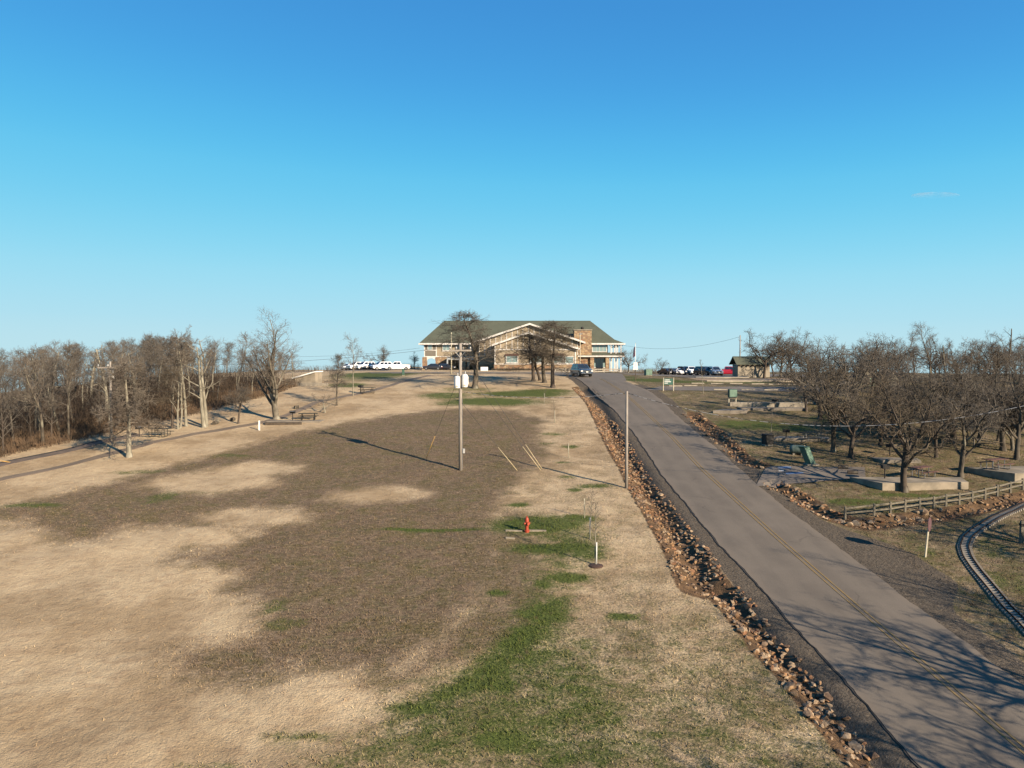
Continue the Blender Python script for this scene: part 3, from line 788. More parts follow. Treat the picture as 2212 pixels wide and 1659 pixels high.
M['brush'] = twigmat('reddish_brush', (0.22, 0.145, 0.09), (0.14, 0.10, 0.066))
UP = Vector((0, 0, 1))
class Tree:
    def __init__(s, seed): s.r = random.Random(seed); s.trunk = MB(); s.crown = MB()
    def rv(s): return Vector((s.r.gauss(0, 1), s.r.gauss(0, 1), s.r.gauss(0, 1)))
    def limb(s, p, d, L, r, lvl, P):
        nseg = max(2, int(L / P['seg'][lvl])); pts = [p.copy()]; rad = [r]; d = d.normalized()
        end = P['tip'][lvl]
        for i in range(nseg):
            d = (d + s.rv() * P['crook'][lvl] + UP * P['trop'][lvl]).normalized()
            p = p + d * (L / nseg); pts.append(p.copy()); rad.append(max(0.004, r * (1 - (i + 1) / nseg * (1 - end))))
        last = lvl >= P['max']
        mb = s.trunk if lvl <= P['wood'] else s.crown
        mb.tube(pts, rad, (7, 5, 4, 3, 3, 3)[lvl], cap=False, point=(lvl >= 2))
        if last: return
        n = P['n'][lvl]; n = max(1, int(n * s.r.uniform(0.8, 1.2)))
        az = s.r.uniform(0, 6.28)
        for i in range(n):
            t0, t1 = P['t'][lvl]
            t = t0 + (t1 - t0) * ((i + s.r.random()) / n)
            k = t * nseg; j = min(int(k), nseg - 1); f = k - j
            q = pts[j].lerp(pts[j + 1], f); rr_ = rad[j] * (1 - f) + rad[j + 1] * f
            dd = (pts[j + 1] - pts[j]).normalized()
            a = math.radians(s.r.uniform(*P['ang'][lvl])); az += 2.4 + s.r.uniform(-.5, .5)
            ref = UP if abs(dd.z) < 0.9 else Vector((1, 0, 0))
            u = dd.cross(ref).normalized(); w = dd.cross(u)
            nd_ = dd * math.cos(a) + (u * math.cos(az) + w * math.sin(az)) * math.sin(a)
            if lvl >= 1 and P.get('flat', 0): nd_.z *= 1 - P['flat']
            sh = P['shape'](t) if lvl == 0 else (1.12 - 0.6 * t)
            cl = P['len'][lvl] * sh * s.r.uniform(0.55, 1.3)
            if lvl >= 1: cl = min(cl, L * 0.8)
            s.limb(q, nd_, cl, max(min(rr_ * P['rr'][lvl], cl * 0.05), P['rmin']), lvl + 1, P)
def tree_meshes(name, seed, P, wood_mat, twig_mat, stems=1):
    t = Tree(seed)
    for k in range(stems):
        off = Vector((0, 0, -0.15)) if stems == 1 else Vector((0.28 * math.cos(k * 2.4 + seed), 0.28 * math.sin(k * 2.4 + seed), -0.15))
        d = UP + t.rv() * P.get('lean', 0.04) + (Vector((off.x, off.y, 0)) * 0.30 if stems > 1 else Vector())
        L = P['H'] * (1 if k == 0 else 0.88)
        t.limb(off, d, L, P['r'], 0, P)
        if P.get('flare', 1):
            t.trunk.tube([off - UP * 0.12, off + UP * 0.15, off + UP * 0.5], [P['r'] * 1.75, P['r'] * 1.3, P['r'] * 0.98], 7, cap=False)
    zt = max([v[2] for v in t.trunk.v] + [v[2] for v in t.crown.v])
    return (t.trunk.mesh(name + '_trunk', wood_mat, smooth=True), t.crown.mesh(name + '_crown', twig_mat, smooth=True), zt)
OAK = dict(H=2.9, r=0.20, seg=(0.5, 0.55, 0.5, 0.4, 0.4), tip=(0.75, 0.25, 0.25, 0.3, 0.2), crook=(0.06, 0.18, 0.22, 0.24, 0.2), trop=(0.02, 0.05, 0.03, 0.02, 0.02), wood=1, max=4,
           n=(6, 10, 7, 4), t=((0.5, 1.0), (0.25, 1.0), (0.2, 1.0), (0.15, 1.0)), ang=((22, 68), (30, 65), (30, 65), (30, 70)), len=(4.4, 2.2, 1.15, 0.6), rr=(0.64, 0.72, 0.72, 0.6), rmin=0.0155, shape=lambda t: 0.85 + 0.3 * t)
OAK2 = dict(OAK, H=2.4, ang=((30, 80), (30, 70), (30, 65), (30, 70)), crook=(0.07, 0.18, 0.2, 0.2, 0.2), n=(5, 10, 9, 4), r=0.21)
OAK3 = dict(OAK, H=3.4, r=0.17, ang=((15, 50), (28, 60), (30, 60), (30, 70)), n=(6, 8, 7, 6))
WOOD = dict(H=9.5, r=0.11, seg=(0.9, 0.6, 0.5, 0.4), tip=(0.15, 0.2, 0.25, 0.2), crook=(0.035, 0.08, 0.13, 0.15), trop=(0.03, 0.07, 0.05, 0.03), wood=0, max=3,
            n=(22, 10, 7), t=((0.36, 0.99), (0.15, 1.0), (0.15, 1.0)), ang=((30, 58), (25, 55), (30, 60)), len=(2.7, 1.25, 0.65), rr=(0.45, 0.55, 0.6), rmin=0.0145, shape=lambda t: 1.15 - 0.7 * t)
WOODB = dict(WOOD, H=10.0, r=0.15, n=(15, 10, 6), ang=((25, 65), (25, 55), (30, 60)), len=(3.4, 1.5, 0.7), crook=(0.07, 0.1, 0.14, 0.15))
WOODC = dict(WOOD, H=8.5, r=0.09, n=(26, 7, 5), t=((0.12, 0.99), (0.15, 1.0), (0.15, 1.0)), len=(2.2, 1.1, 0.6))
ELM = dict(H=4.2, r=0.30, seg=(0.7, 0.8, 0.6, 0.5, 0.4), tip=(0.8, 0.18, 0.2, 0.25, 0.2), crook=(0.04, 0.07, 0.10, 0.13, 0.15), trop=(0.02, 0.09, 0.06, 0.05, 0.03), wood=1, max=4,
           n=(9, 13, 7, 5), t=((0.35, 1.0), (0.22, 1.0), (0.2, 1.0), (0.15, 1.0)), ang=((12, 44), (25, 52), (28, 55), (30, 60)), len=(8.0, 3.2, 1.5, 0.75), rr=(0.6, 0.5, 0.55, 0.6), rmin=0.0135, shape=lambda t: 0.8 + 0.3 * t)
PIN = dict(H=7.6, r=0.21, seg=(0.7, 0.5, 0.45, 0.35), tip=(0.12, 0.2, 0.25, 0.2), crook=(0.04, 0.10, 0.15, 0.2), trop=(0.02, -0.03, -0.01, 0.0), wood=0, max=3,
           n=(56, 13, 9), t=((0.27, 0.99), (0.15, 1.0), (0.15, 1.0)), ang=((58, 108), (25, 60), (30, 65)), len=(3.5, 1.2, 0.55), rr=(0.33, 0.55, 0.6), rmin=0.016, shape=lambda t: 1.15 - 0.95 * t)
CLUMP = dict(PIN, H=8.0, r=0.19, n=(34, 11, 7), rmin=0.0135, ang=((40, 95), (25, 60), (30, 65)), t=((0.33, 0.99), (0.15, 1.0), (0.15, 1.0)), len=(3.6, 1.3, 0.6), crook=(0.06, 0.14, 0.18, 0.2))
SNAG = dict(H=9.5, r=0.24, seg=(0.8, 0.6, 0.5), tip=(0.3, 0.3, 0.3), crook=(0.05, 0.16, 0.18), trop=(0.03, 0.07, 0.03), wood=1, max=3,
            n=(8, 5, 4), t=((0.3, 0.98), (0.3, 1.0), (0.2, 1.0)), ang=((28, 70), (30, 70), (30, 70)), len=(2.6, 1.1, 0.6), rr=(0.6, 0.5, 0.5), rmin=0.012, shape=lambda t: 1.1 - 0.4 * t)
SNAG['seg'] = (0.8, 0.6, 0.5, 0.4); SNAG['tip'] = (0.3, 0.3, 0.3, 0.3); SNAG['crook'] = (0.05, 0.16, 0.18, 0.2); SNAG['trop'] = (0.03, 0.07, 0.03, 0.02)
POLEPINE = dict(PIN, H=10.6, r=0.19, lean=0.0, crook=(0.015, 0.1, 0.15, 0.2), n=(40, 10, 7), t=((0.68, 0.995), (0.2, 1.0), (0.15, 1.0)), ang=((60, 95), (25, 60), (30, 60)), len=(1.9, 0.8, 0.4), trop=(0.02, 0.03, 0.02, 0.0), shape=lambda t: 1.0 - 0.15 * abs(t - 0.85))
DOG = dict(OAK, H=1.2, r=0.09, n=(6, 7, 6, 4), len=(2.0, 1.0, 0.55, 0.3), seg=(0.3, 0.35, 0.3, 0.25, 0.2), rmin=0.008, ang=((30, 65), (30, 60), (30, 60), (30, 60)))
SAPL = dict(H=3.6, r=0.04, seg=(0.4, 0.3, 0.25), tip=(0.25, 0.3, 0.3), crook=(0.03, 0.08, 0.1), trop=(0.04, 0.10, 0.04), wood=0, max=2, n=(16, 5), t=((0.45, 0.98), (0.2, 1.0)), ang=((30, 60), (25, 50)), len=(0.85, 0.32), rr=(0.5, 0.6), rmin=0.010, shape=lambda t: 1.1 - 0.7 * t, flare=0)
TK = {}
def kind(k, seed, P, a, b, stems=1): TK[k] = tree_meshes(k, seed, P, M[a], M[b], stems)
kind('oak_a', 1, OAK, 'bark', 'twig'); kind('oak_b', 2, OAK2, 'bark', 'twig'); kind('oak_c', 3, OAK3, 'bark_dark', 'twig'); kind('oak_d', 14, OAK, 'bark_dark', 'twig_dark')
kind('wood_a', 4, WOOD, 'bark_pale', 'twig'); kind('wood_b', 5, WOODB, 'bark', 'twig_pale'); kind('wood_c', 6, WOODC, 'bark_dark', 'twig'); kind('wood_d', 16, WOODB, 'bark_pale', 'twig_pale'); kind('wood_e', 17, WOOD, 'bark', 'twig')
kind('elm', 37, ELM, 'bark_mid', 'twig_pale'); kind('pin', 8, PIN, 'bark_pale', 'twig_pale'); kind('clump_a', 9, CLUMP, 'bark', 'twig'); kind('clump_b', 10, CLUMP, 'bark_dark', 'twig_dark')
kind('snag', 11, SNAG, 'bark_pale', 'twig_pale', 2); kind('polepine', 12, POLEPINE, 'bark_pale', 'twig_pale'); kind('dog', 13, DOG, 'bark_pale', 'twig_pale'); kind('sapling', 15, SAPL, 'bark_pale', 'twig_pale'); kind('sapling_b', 25, SAPL, 'bark_pale', 'twig')
def tree_at(k, x, y, H, label, group=None, rz=None, wide=1.0, name='bare_tree'):
    tr, cr, zt = TK[k]; s = H / zt
    r = thing(name, label, 'tree', (x, y, ground(x, y)), rz if rz is not None else random.uniform(0, 6.28), group, (s * wide, s * wide, s))
    inst('trunk', tr, r); inst('crown', cr, r); return r
def tree_px(k, px, py, top, label, group=None, rz=None, wide=1.0, dy=None, name='bare_tree'):
    v = G(px, py)
    if dy: v = at(px, py, dy)
    H = (py - top) / FOC * v.y
    return tree_at(k, v.x, v.y, H, label, group, rz, wide, name)
random.seed(21)
# trees one can point to, left side
tree_px('elm', 597, 905, 655, 'tall forked pale bare tree, largest on the left slope, behind a picnic table', rz=0.6, wide=1.5)
tree_px('pin', 279, 986, 765, 'pale-trunked bare tree standing alone on the left slope with a dense drooping crown', rz=1.0, wide=1.0)
tree_px('snag', 441, 922, 728, 'white-barked twin-stemmed tree with broken limbs at the wood edge', rz=0.3)
tree_px('polepine', 402, 921, 698, 'tall straight pole-like tree with a small flat tufted top', rz=2.0)
tree_px('oak_c', 515, 916, 800, 'short dark bare tree between the white-barked tree and the large forked tree', wide=0.95)
tree_px('dog', 702, 891, 845, 'small spreading ornamental bare tree beside the footpath', rz=1.1)
tree_px('clump_a', 727, 876, 760, 'pale-stemmed bare tree left of the second picnic table by the footpath', wide=0.8)
tree_px('wood_d', 763, 855, 716, 'slim upright bare tree in front of the white parked cars', wide=0.75)
tree_px('oak_b', 826, 800, 746, 'rounded bare tree on the skyline behind the white pickup', dy=190)
tree_px('oak_c', 895, 803, 762, 'small bare tree on the skyline just left of the lodge', dy=185)
tree_px('clump_b', 372, 925, 770, 'dark bare tree with a cut pale limb near the far picnic table', wide=0.9)
tree_px('snag', 388, 926, 800, 'short mossy dead trunk leaning at the wood edge', wide=0.9, rz=3.0)
# near the lodge
tree_px('clump_a', 1026, 838, 666, 'tall bare mossy tree before the lodge, right of the transformer pole', rz=0.4, wide=1.75)
for px, py, tp, k, lb in ((1152, 823, 700, 'clump_b', 'leftmost dark trunk of the tree clump in front of the gable'), (1166, 822, 715, 'oak_c', 'thin leaning tree inside the clump in front of the gable'),
                      (1176, 827, 690, 'clump_a', 'third tree of the clump in front of the gable'), (1194, 837, 692, 'clump_b', 'pale-footed nearest tree of the clump in front of the gable')):
    tree_px(k, px, py, tp, lb, 'trees clumped in front of the lodge', wide=1.6)
tree_px('oak_b', 1357, 800, 742, 'small bare tree at the right end of the lodge porch', dy=165)
tree_px('oak_a', 1428, 806, 768, 'low bare tree on the skyline left of the dark parked cars', dy=182)
# the row on the skyline right of the shed
for px, py, tp, k, lb in ((1651, 817, 706, 'oak_d', 'dark-trunked bare tree directly in front of the shed corner'), (1671, 813, 718, 'oak_c', 'slim dark tree just right of the shed'), (1686, 814, 710, 'oak_a', 'first of three close trunks right of the shed'),
                      (1697, 815, 704, 'oak_c', 'middle of three close trunks right of the shed'), (1709, 816, 712, 'oak_d', 'thick trunk at the right of three close trunks by the shed'), (1752, 822, 722, 'oak_b', 'crooked many-limbed tree right of the skyline tree row'),
                      (1800, 976, 742, 'oak_a', 'grey broad-footed tree on the picnic lawn behind the leaning green bin'), (1838, 989, 800, 'oak_d', 'dark leaning-footed tree behind the painted parking pad'),
                      (1953, 1062, 792, 'oak_d', 'large near tree with a dark low limb growing before the concrete platform'), (2075, 1031, 790, 'oak_a', 'mossy-trunked tree between the two concrete platforms'),
                      (2166, 974, 775, 'oak_b', 'pale stub-trunked tree behind the right-hand picnic table')):
    tree_px(k, px, py, tp, lb, rz=px * 0.37)
# the picnic-lawn wood on the right
def scatter(n, fx, mind, seed):
    r = random.Random(seed); out = []
    for _ in range(6000):
        p = fx(r)
        if p is None: continue
        if all((p[0] - q[0]) ** 2 + (p[1] - q[1]) ** 2 > mind * mind for q in out):
            out.append(p)
            if len(out) >= n: break
    return out
kind('oak_e', 44, OAK3, 'bark', 'twig_pale'); kind('oak_f', 45, OAK2, 'bark_dark', 'twig'); kind('snag_g', 46, SNAG, 'bark', 'twig_pale')
GLAB = {'elm': 'tall mottled upright bare tree in the grove right of the road', 'wood_b': 'slender straight bare tree in the grove right of the road', 'snag_g': 'half-dead grey tree with few limbs in the grove right of the road'}
TOPX = [1600, 1700, 1760, 1800, 1860, 1960, 2020, 2100, 2170, 2260, 2600]; TOPY = [712, 712, 730, 742, 718, 722, 712, 732, 710, 715, 700]
def right_spot(r):
    px = r.uniform(1730, 2420); y = r.uniform(60, 128)
    x = (px - 1106) / FOC * y
    if x < 30 + (y - 60) * 0.27 and y > 85 and not (px > 1725 and y < 106): return None
    if y < 75 and px < 1900: return None
    if y < 66 and px < 2060: return None
    if 108 < y < 120 and x < 50: return None
    return (x, y)
spots = scatter(76, right_spot, 3.3, 4)
for i, (x, y) in enumerate(spots):
    px, _ = proj(Vector((x, y, ground(x, y))))
    r = random.Random(i * 7 + 1)
    ztop = at(px, np.interp(px, TOPX, TOPY) + r.uniform(-8, 38), y).z
    H = min(10.5, max(5.0, ztop - ground(x, y)))
    if y < 80: H = min(H, r.uniform(6.0, 8.0))
    k = r.choice(['oak_a', 'oak_b', 'oak_c', 'oak_d', 'oak_e', 'oak_f', 'elm', 'wood_b', 'snag_g'])
    t = tree_at(k, x, y, H * (1.12 if k in ('elm', 'wood_b') else 1), GLAB.get(k, 'bare crooked oak in the grove right of the road'), 'trees of the right-hand grove', r.uniform(0, 6.28), r.uniform(0.85, 1.2))
    t.rotation_euler[0] = r.gauss(0, 0.05); t.rotation_euler[1] = r.gauss(0, 0.05)
for px, py, tp, k, lb in ((2022, 988, 800, 'oak_c', 'slim leaning tree behind the near concrete platform'), (2112, 966, 780, 'oak_e', 'grey tree between the two picnic platforms, set back'), (1902, 962, 790, 'oak_f', 'low dark tree left of the slab among the grove'),
                      (2196, 992, 760, 'oak_a', 'broad tree at the right frame edge behind the right-hand platform'), (2062, 950, 770, 'oak_d', 'dark tree in the second row of the grove'), (1962, 946, 775, 'oak_e', 'pale grey tree behind the large near tree')):
    tree_px(k, px, py, tp, lb, rz=px * 0.21)
# off to the right, below the frame: the trees whose shadows lie on the road
for i, (x, y, H) in enumerate(((27.0, 21.0, 11.0), (31.0, 27.0, 10.5), (22.5, 12.0, 11.0), (35.5, 36.0, 10.0), (30.0, 9.5, 11.0), (26.0, 6.0, 11.0), (35.0, 18.0, 11.0))):
    tree_at(('oak_a', 'elm', 'oak_d')[i % 3], x, y, H, 'bare oak right of the road casting its shadow across the asphalt', 'oaks shading the road', i * 1.3)
# the wood on the left
WTX = [-300, 0, 100, 180, 250, 310, 340, 480, 505, 540, 640, 700, 760, 900]; WTY = [755, 750, 742, 732, 738, 715, 727, 722, 716, 744, 752, 758, 760, 766]
def left_spot(r):
    y = r.uniform(46, 150); o = 0.6 + 42 * r.random() ** 1.6
    x = edge_x(y) - o; px = 1106 + FOC * x / y
    if px < -260 or px > 790: return None
    if y > 98 and px > 640 and o < 6: return None
    return (x, y)
kind('wood_f', 47, SNAG, 'bark_pale', 'twig_pale')
WLAB = {'wood_f': 'pale few-limbed bare tree in the leafless wood on the left', 'wood_a': 'slender pale-trunked bare tree in the leafless wood on the left', 'wood_b': 'grey-trunked spreading bare tree in the leafless wood on the left', 'wood_c': 'thin dark-stemmed bushy bare tree in the leafless wood on the left', 'wood_d': 'pale-trunked wide-branching bare tree in the leafless wood on the left', 'wood_e': 'slender grey-trunked bare tree in the leafless wood on the left'}
spots = scatter(190, left_spot, 1.5, 9)
for i, (x, y) in enumerate(spots):
    px, _ = proj(Vector((x, y, ground(x, y)))); r = random.Random(i * 5 + 2)
    ztop = at(px, np.interp(px, WTX, WTY) + r.uniform(-10, 52) * (0.6 if r.random() < .5 else 1), y).z
    H = min(13.0, max(4.2, ztop - ground(x, y)))
    k = r.choice(['wood_a', 'wood_b', 'wood_c', 'wood_d', 'wood_e', 'wood_d', 'wood_f'])
    tree_at(k, x, y, H, WLAB[k], 'trees of the left-hand wood', r.uniform(0, 6.28), r.uniform(0.9, 1.25))
# undergrowth of the wood: uncountable
def brush(name, label, fx, n, hrange, mt, seed):
    r = random.Random(seed); mb = MB()
    pts = [p for p in (fx(r) for _ in range(n)) if p]
    zs = ground_np(np.array([p[0] for p in pts]), np.array([p[1] for p in pts]))
    for (x, y), z in zip(pts, zs):
        h = r.uniform(*hrange)
        for _ in range(5):
            a = r.uniform(0, 6.28); l = r.uniform(0.15, 0.55) * h; b = Vector((x + r.gauss(0, .15), y + r.gauss(0, .15), z - .03))
            m = b + Vector((math.cos(a) * l * .4, math.sin(a) * l * .4, h * .6)); t = b + Vector((math.cos(a) * l, math.sin(a) * l, h * r.uniform(.8, 1.1)))
            mb.tube([b, m, t], [0.014, 0.011, 0.004], 3, cap=False, point=True)
    tag(mb.build(name, mt, smooth=True), label, 'brush', kind='stuff')
def bspot(r):
    y = r.uniform(48, 104); o = -1.0 + 14 * r.random() ** 1.5; return (edge_x(y) - o, y)
brush('brush', 'reddish-brown undergrowth along the foot of the left-hand wood', bspot, 2800, (0.4, 1.15), M['brush'], 3)
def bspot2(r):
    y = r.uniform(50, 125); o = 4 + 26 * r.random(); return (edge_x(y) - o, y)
brush('undergrowth', 'shade-darkened twiggy undergrowth deep inside the left-hand wood', bspot2, 3000, (1.2, 3.4), M['under'], 6)  # clumps added to darken the wood's interior, shade included in their colour
# saplings with pale stems on the lawn beside the ditch, mulch at the nearest
for i, (px, py, tp, lb) in enumerate(((1287, 1222, 1085, 'nearest staked sapling, in a ring of dark mulch'), (1275, 1165, 1048, 'white-stemmed sapling beside the hydrant lawn patch'), (1263, 1119, 1062, 'small sapling just behind the white-stemmed one'),
                          (1228, 990, 955, 'tiny sapling halfway up the lawn strip'), (1198, 914, 864, 'round-headed sapling in the upper lawn strip'), (1176, 873, 840, 'farthest sapling of the lawn row under the cable'),
                          (1417, 803, 775, 'young tree on the island right of the crest'), (1447, 826, 785, 'thin sapling behind the green notice board'), (1520, 850, 775, 'young tree standing before the upper parking lot'), (1666, 934, 876, 'thin pale sapling on the picnic lawn'), (1614, 888, 856, 'thin sapling beside the grey pad'))):
    t = tree_px('sapling' if i % 2 else 'sapling_b', px, py, tp, lb, 'saplings planted on the lawns', rz=i * 1.7, name='sapling', dy=(None if i not in (6,) else 118))
    if i < 6:
        s = t.scale[0]
        MB().tube([(0.04, 0, 0), (0.045, 0, 1.25 / s)], [0.03 / s, 0.028 / s], 7).build('stem_guard', M['white'] if i < 2 else M['cream'], t, smooth=True)
    if i == 0:
        MB().lathe([(0.42 / s, -0.05), (0.38 / s, 0.03 / s), (0.22 / s, 0.07 / s), (0.05, 0.08 / s)], 14).build('mulch_ring', M['mulch'], t)
# ------------------------------------------------------------------ the lodge
def roof_mat(name, c1, c2):
    m, nt, b = newmat(name); b.inputs['Roughness'].default_value = 0.9; b.inputs['Specular IOR Level'].default_value = 0.2
    c1 = AL(c1); c2 = AL(c2)
    v = objvec(nt); n1 = noise(nt, v, 0.5, 5.0); n2 = noise(nt, objvec(nt, (3.0, 1, 6.0)), 1.0, 2.0)
    w = nt.nodes.new('ShaderNodeTexWave'); w.bands_direction = 'Z'; w.inputs['Scale'].default_value = 1.6; w.inputs['Distortion'].default_value = 0.4
    nt.links.new(v, w.inputs['Vector'])
    c = mixc(nt, mrange(nt, n1, 0.3, 0.7), c1, c2)
    c = mixc(nt, mth(nt, 'MULTIPLY', mrange(nt, n2, 0.4, 0.7), 0.4), c, tuple(x * 1.3 for x in c1))
    c = mixc(nt, mth(nt, 'MULTIPLY', w.outputs['Fac'], 0.25), c, tuple(x * 0.6 for x in c2))
    nt.links.new(c, b.inputs['Base Color']); bump(nt, b, w.outputs['Fac'], 0.3, 0.03)
    return m
def stone_mat(name, cols, scale):
    m, nt, b = newmat(name); b.inputs['Roughness'].default_value = 0.9; b.inputs['Specular IOR Level'].default_value = 0.2
    v = objvec(nt, (1, 1, 1.4))
    vo = nd(nt, 'ShaderNodeTexVoronoi'); vo.inputs['Scale'].default_value = scale; nt.links.new(v, vo.inputs['Vector'])
    ve = nd(nt, 'ShaderNodeTexVoronoi', feature='DISTANCE_TO_EDGE'); ve.inputs['Scale'].default_value = scale; nt.links.new(v, ve.inputs['Vector'])
    bw = nt.nodes.new('ShaderNodeRGBToBW'); nt.links.new(vo.outputs['Color'], bw.inputs[0])
    r = nt.nodes.new('ShaderNodeValToRGB'); r.color_ramp.interpolation = 'CONSTANT'; el = r.color_ramp.elements
    for i, c in enumerate(cols):
        e = el[i] if i < 2 else el.new(0.5)
        e.position = 0.2 + 0.6 * i / len(cols); e.color = (*AL(c), 1)
    nt.links.new(bw.outputs[0], r.inputs[0])
    c = mixc(nt, mrange(nt, ve.outputs['Distance'], 0.0, 0.08), AL((0.26, 0.22, 0.18)), r.outputs[0])
    nt.links.new(c, b.inputs['Base Color']); bump(nt, b, mrange(nt, ve.outputs['Distance'], 0.0, 0.12), 0.6, 0.06)
    return m
def siding(name, c1, c2, sc=5.5):
    m, nt, b = newmat(name); b.inputs['Roughness'].default_value = 0.75
    v = objvec(nt); w = nt.nodes.new('ShaderNodeTexWave'); w.bands_direction = 'Z'; w.wave_profile = 'SAW'; w.inputs['Scale'].default_value = sc
    nt.links.new(v, w.inputs['Vector'])
    c = mixc(nt, mrange(nt, noise(nt, v, 0.8, 4.0), 0.3, 0.7), AL(c1), AL(c2))
    nt.links.new(c, b.inputs['Base Color']); bump(nt, b, w.outputs['Fac'], 0.5, 0.03)
    return m
M['roof'] = roof_mat('green_shingles', (0.135, 0.145, 0.105), (0.11, 0.122, 0.088))
M['stone'] = stone_mat('fieldstone', [(0.42, 0.27, 0.15), (0.30, 0.20, 0.13), (0.50, 0.36, 0.22), (0.38, 0.22, 0.13), (0.46, 0.38, 0.28)], 1.6)
M['siding'] = siding('tan_siding', (0.46, 0.37, 0.255), (0.41, 0.33, 0.225))
M['siding_grey'] = siding('grey_brown_siding', (0.225, 0.195, 0.155), (0.20, 0.175, 0.14))
M['trim'] = mat('white_trim', (0.70, 0.66, 0.62), (0.62, 0.59, 0.55), 2.0, 0.6)
M['awning'] = mat('brown_awning', (0.13, 0.07, 0.05), None, 2.0, 0.8)
M['canopy'] = mat('pale_blue_steel', (0.50, 0.53, 0.55), None, 2.0, 0.5)
LY = 177.0
lz = terrain(0, LY) - 0.15
lodge = thing('lodge', 'long two-storey lodge with green hipped roof, tan gables and a stone chimney', 'lodge', (0, LY, lz))
H0 = 0.15
def P_(name, mb, m, par=None, **k): return mb.build(name, m, par or lodge, **k)
def window(x0, x1, z0, z1, y, gl='glass', mull=1, fr=0.14):
    w = P_('window', MB().box(x0 - fr, x1 + fr, y - 0.06, y + 0.10, z1, z1 + fr).box(x0 - fr, x1 + fr, y - 0.06, y + 0.10, z0 - fr, z0)
           .box(x0 - fr, x0, y - 0.06, y + 0.10, z0, z1).box(x1, x1 + fr, y - 0.06, y + 0.10, z0, z1), M['trim'])
    for i in range(1, mull):
        x = x0 + (x1 - x0) * i / mull
        P_('mullion', MB().box(x - 0.04, x + 0.04, y - 0.05, y + 0.02, z0, z1), M['trim'], w)
    P_('pane', MB().box(x0, x1, y + 0.01, y + 0.05, z0, z1), M[gl], w)
    return w
# body
P_('lower_wall', MB().box(-18.3, -13.6, 0, 16, -0.5, 3.3).box(-13.6, -7.0, 5.0, 16, -0.5, 3.3).box(-7.0, 23.2, 0, 16, -0.5, 3.3), M['siding'])
P_('upper_wall', MB().box(-21.2, 23.2, 0.0, 16, 3.3, 6.5), M['siding'])
P_('corner_panel', MB().box(-21.15, -18.35, -0.06, -0.002, 3.5, 4.75).box(-21.15, -18.35, -0.06, -0.002, 4.95, 6.4), M['siding_grey'])
P_('wall_trim', MB().box(-21.3, -7.6, -0.12, -0.062, 3.22, 3.42).box(-21.3, -18.2, -0.12, -0.062, 4.76, 4.94)
   .box(-21.3, -21.08, -0.12, -0.062, 3.42, 6.5).box(-18.45, -18.2, -0.12, -0.062, 3.42, 4.76).box(-18.45, -18.2, -0.12, -0.062, 4.94, 6.5).box(-16.95, -7.7, -0.12, -0.01, 4.55, 4.68), M['trim'])
window(-20.3, -19.4, 5.0, 6.2, -0.16, 'glass_pale')
for x in (-16.7, -13.4, -10.4): window(x, x + 1.5, 4.85, 6.2, -0.16, 'glass_pale' if x < -16 else 'glass', 2)
P_('stone_pier', MB().box(-21.7, -20.6, -0.35, 0.8, -0.5, 3.2), M['stone'])
P_('stone_pier', MB().box(-18.5, -17.0, -0.35, 0.4, -0.5, 3.2), M['stone'])
P_('stone_pier', MB().box(-19.6, -18.5, 15.0, 16.0, -0.5, 3.3), M['stone'])
arch = [(-20.6, 3.25), (-20.6, 2.2)] + [(-19.55 - 1.05 * math.cos(a), 2.2 + 0.75 * math.sin(a)) for a in [math.pi * i / 10 for i in range(1, 10)]] + [(-18.5, 2.2), (-18.5, 3.25)]
P_('arch', MB().prism(arch, -0.25, 0.25), M['trim'])
P_('stone_wall', MB().box(-17.0, -13.5, -0.30, -0.01, -0.5, 3.2), M['stone'])
# entry canopy
P_('canopy', MB().box(-15.4, -8.4, -4.6, -4.3, 2.55, 3.05).box(-15.4, -8.4, -4.3, -0.3, 2.9, 3.05), M['canopy'])
for x in (-15.25, -11.9, -8.55): P_('canopy_post', MB().box(x - 0.16, x + 0.16, -4.6, -4.3, -0.4, 2.55), M['canopy'])
window(-12.6, -10.6, 0.2, 2.4, 4.85, 'glass', 2)
# main hipped roof with the flared right end
e = 6.5; fl, fr_, bl, br_ = (-22.4, -1.0, e), (27.2, -1.0, e), (-22.4, 17.0, e), (27.2, 17.0, e)
fb, bb = (24.9, 0.46, 7.45), (24.9, 15.54, 7.45); rL, rR = (-17.2, 8.0, 12.35), (19.8, 8.0, 12.35)
P_('main_roof', MB().add([fl, fr_, fb, rR, rL, bl, br_, bb], [(0, 1, 2, 3, 4), (0, 4, 5), (5, 4, 3, 7, 6), (2, 7, 3), (1, 6, 7, 2), (0, 5, 6, 1)]), M['roof'])
P_('fascia', MB().box(-22.5, 27.3, -1.08, -1.0, e - 0.32, e + 0.06).box(-22.5, -22.41, -0.99, 17, e - 0.32, e + 0.06).box(27.21, 27.3, -0.99, 17, e - 0.32, e + 0.06), M['trim'])
P_('soffit', MB().box(-22.39, 27.19, -0.99, 0, e - 0.12, e - 0.03), M['trim'])
P_('ridge_cap', MB().bar((-17.2, 8, 12.36), (19.8, 8, 12.36), 0.3, 0.1), M['roof'])
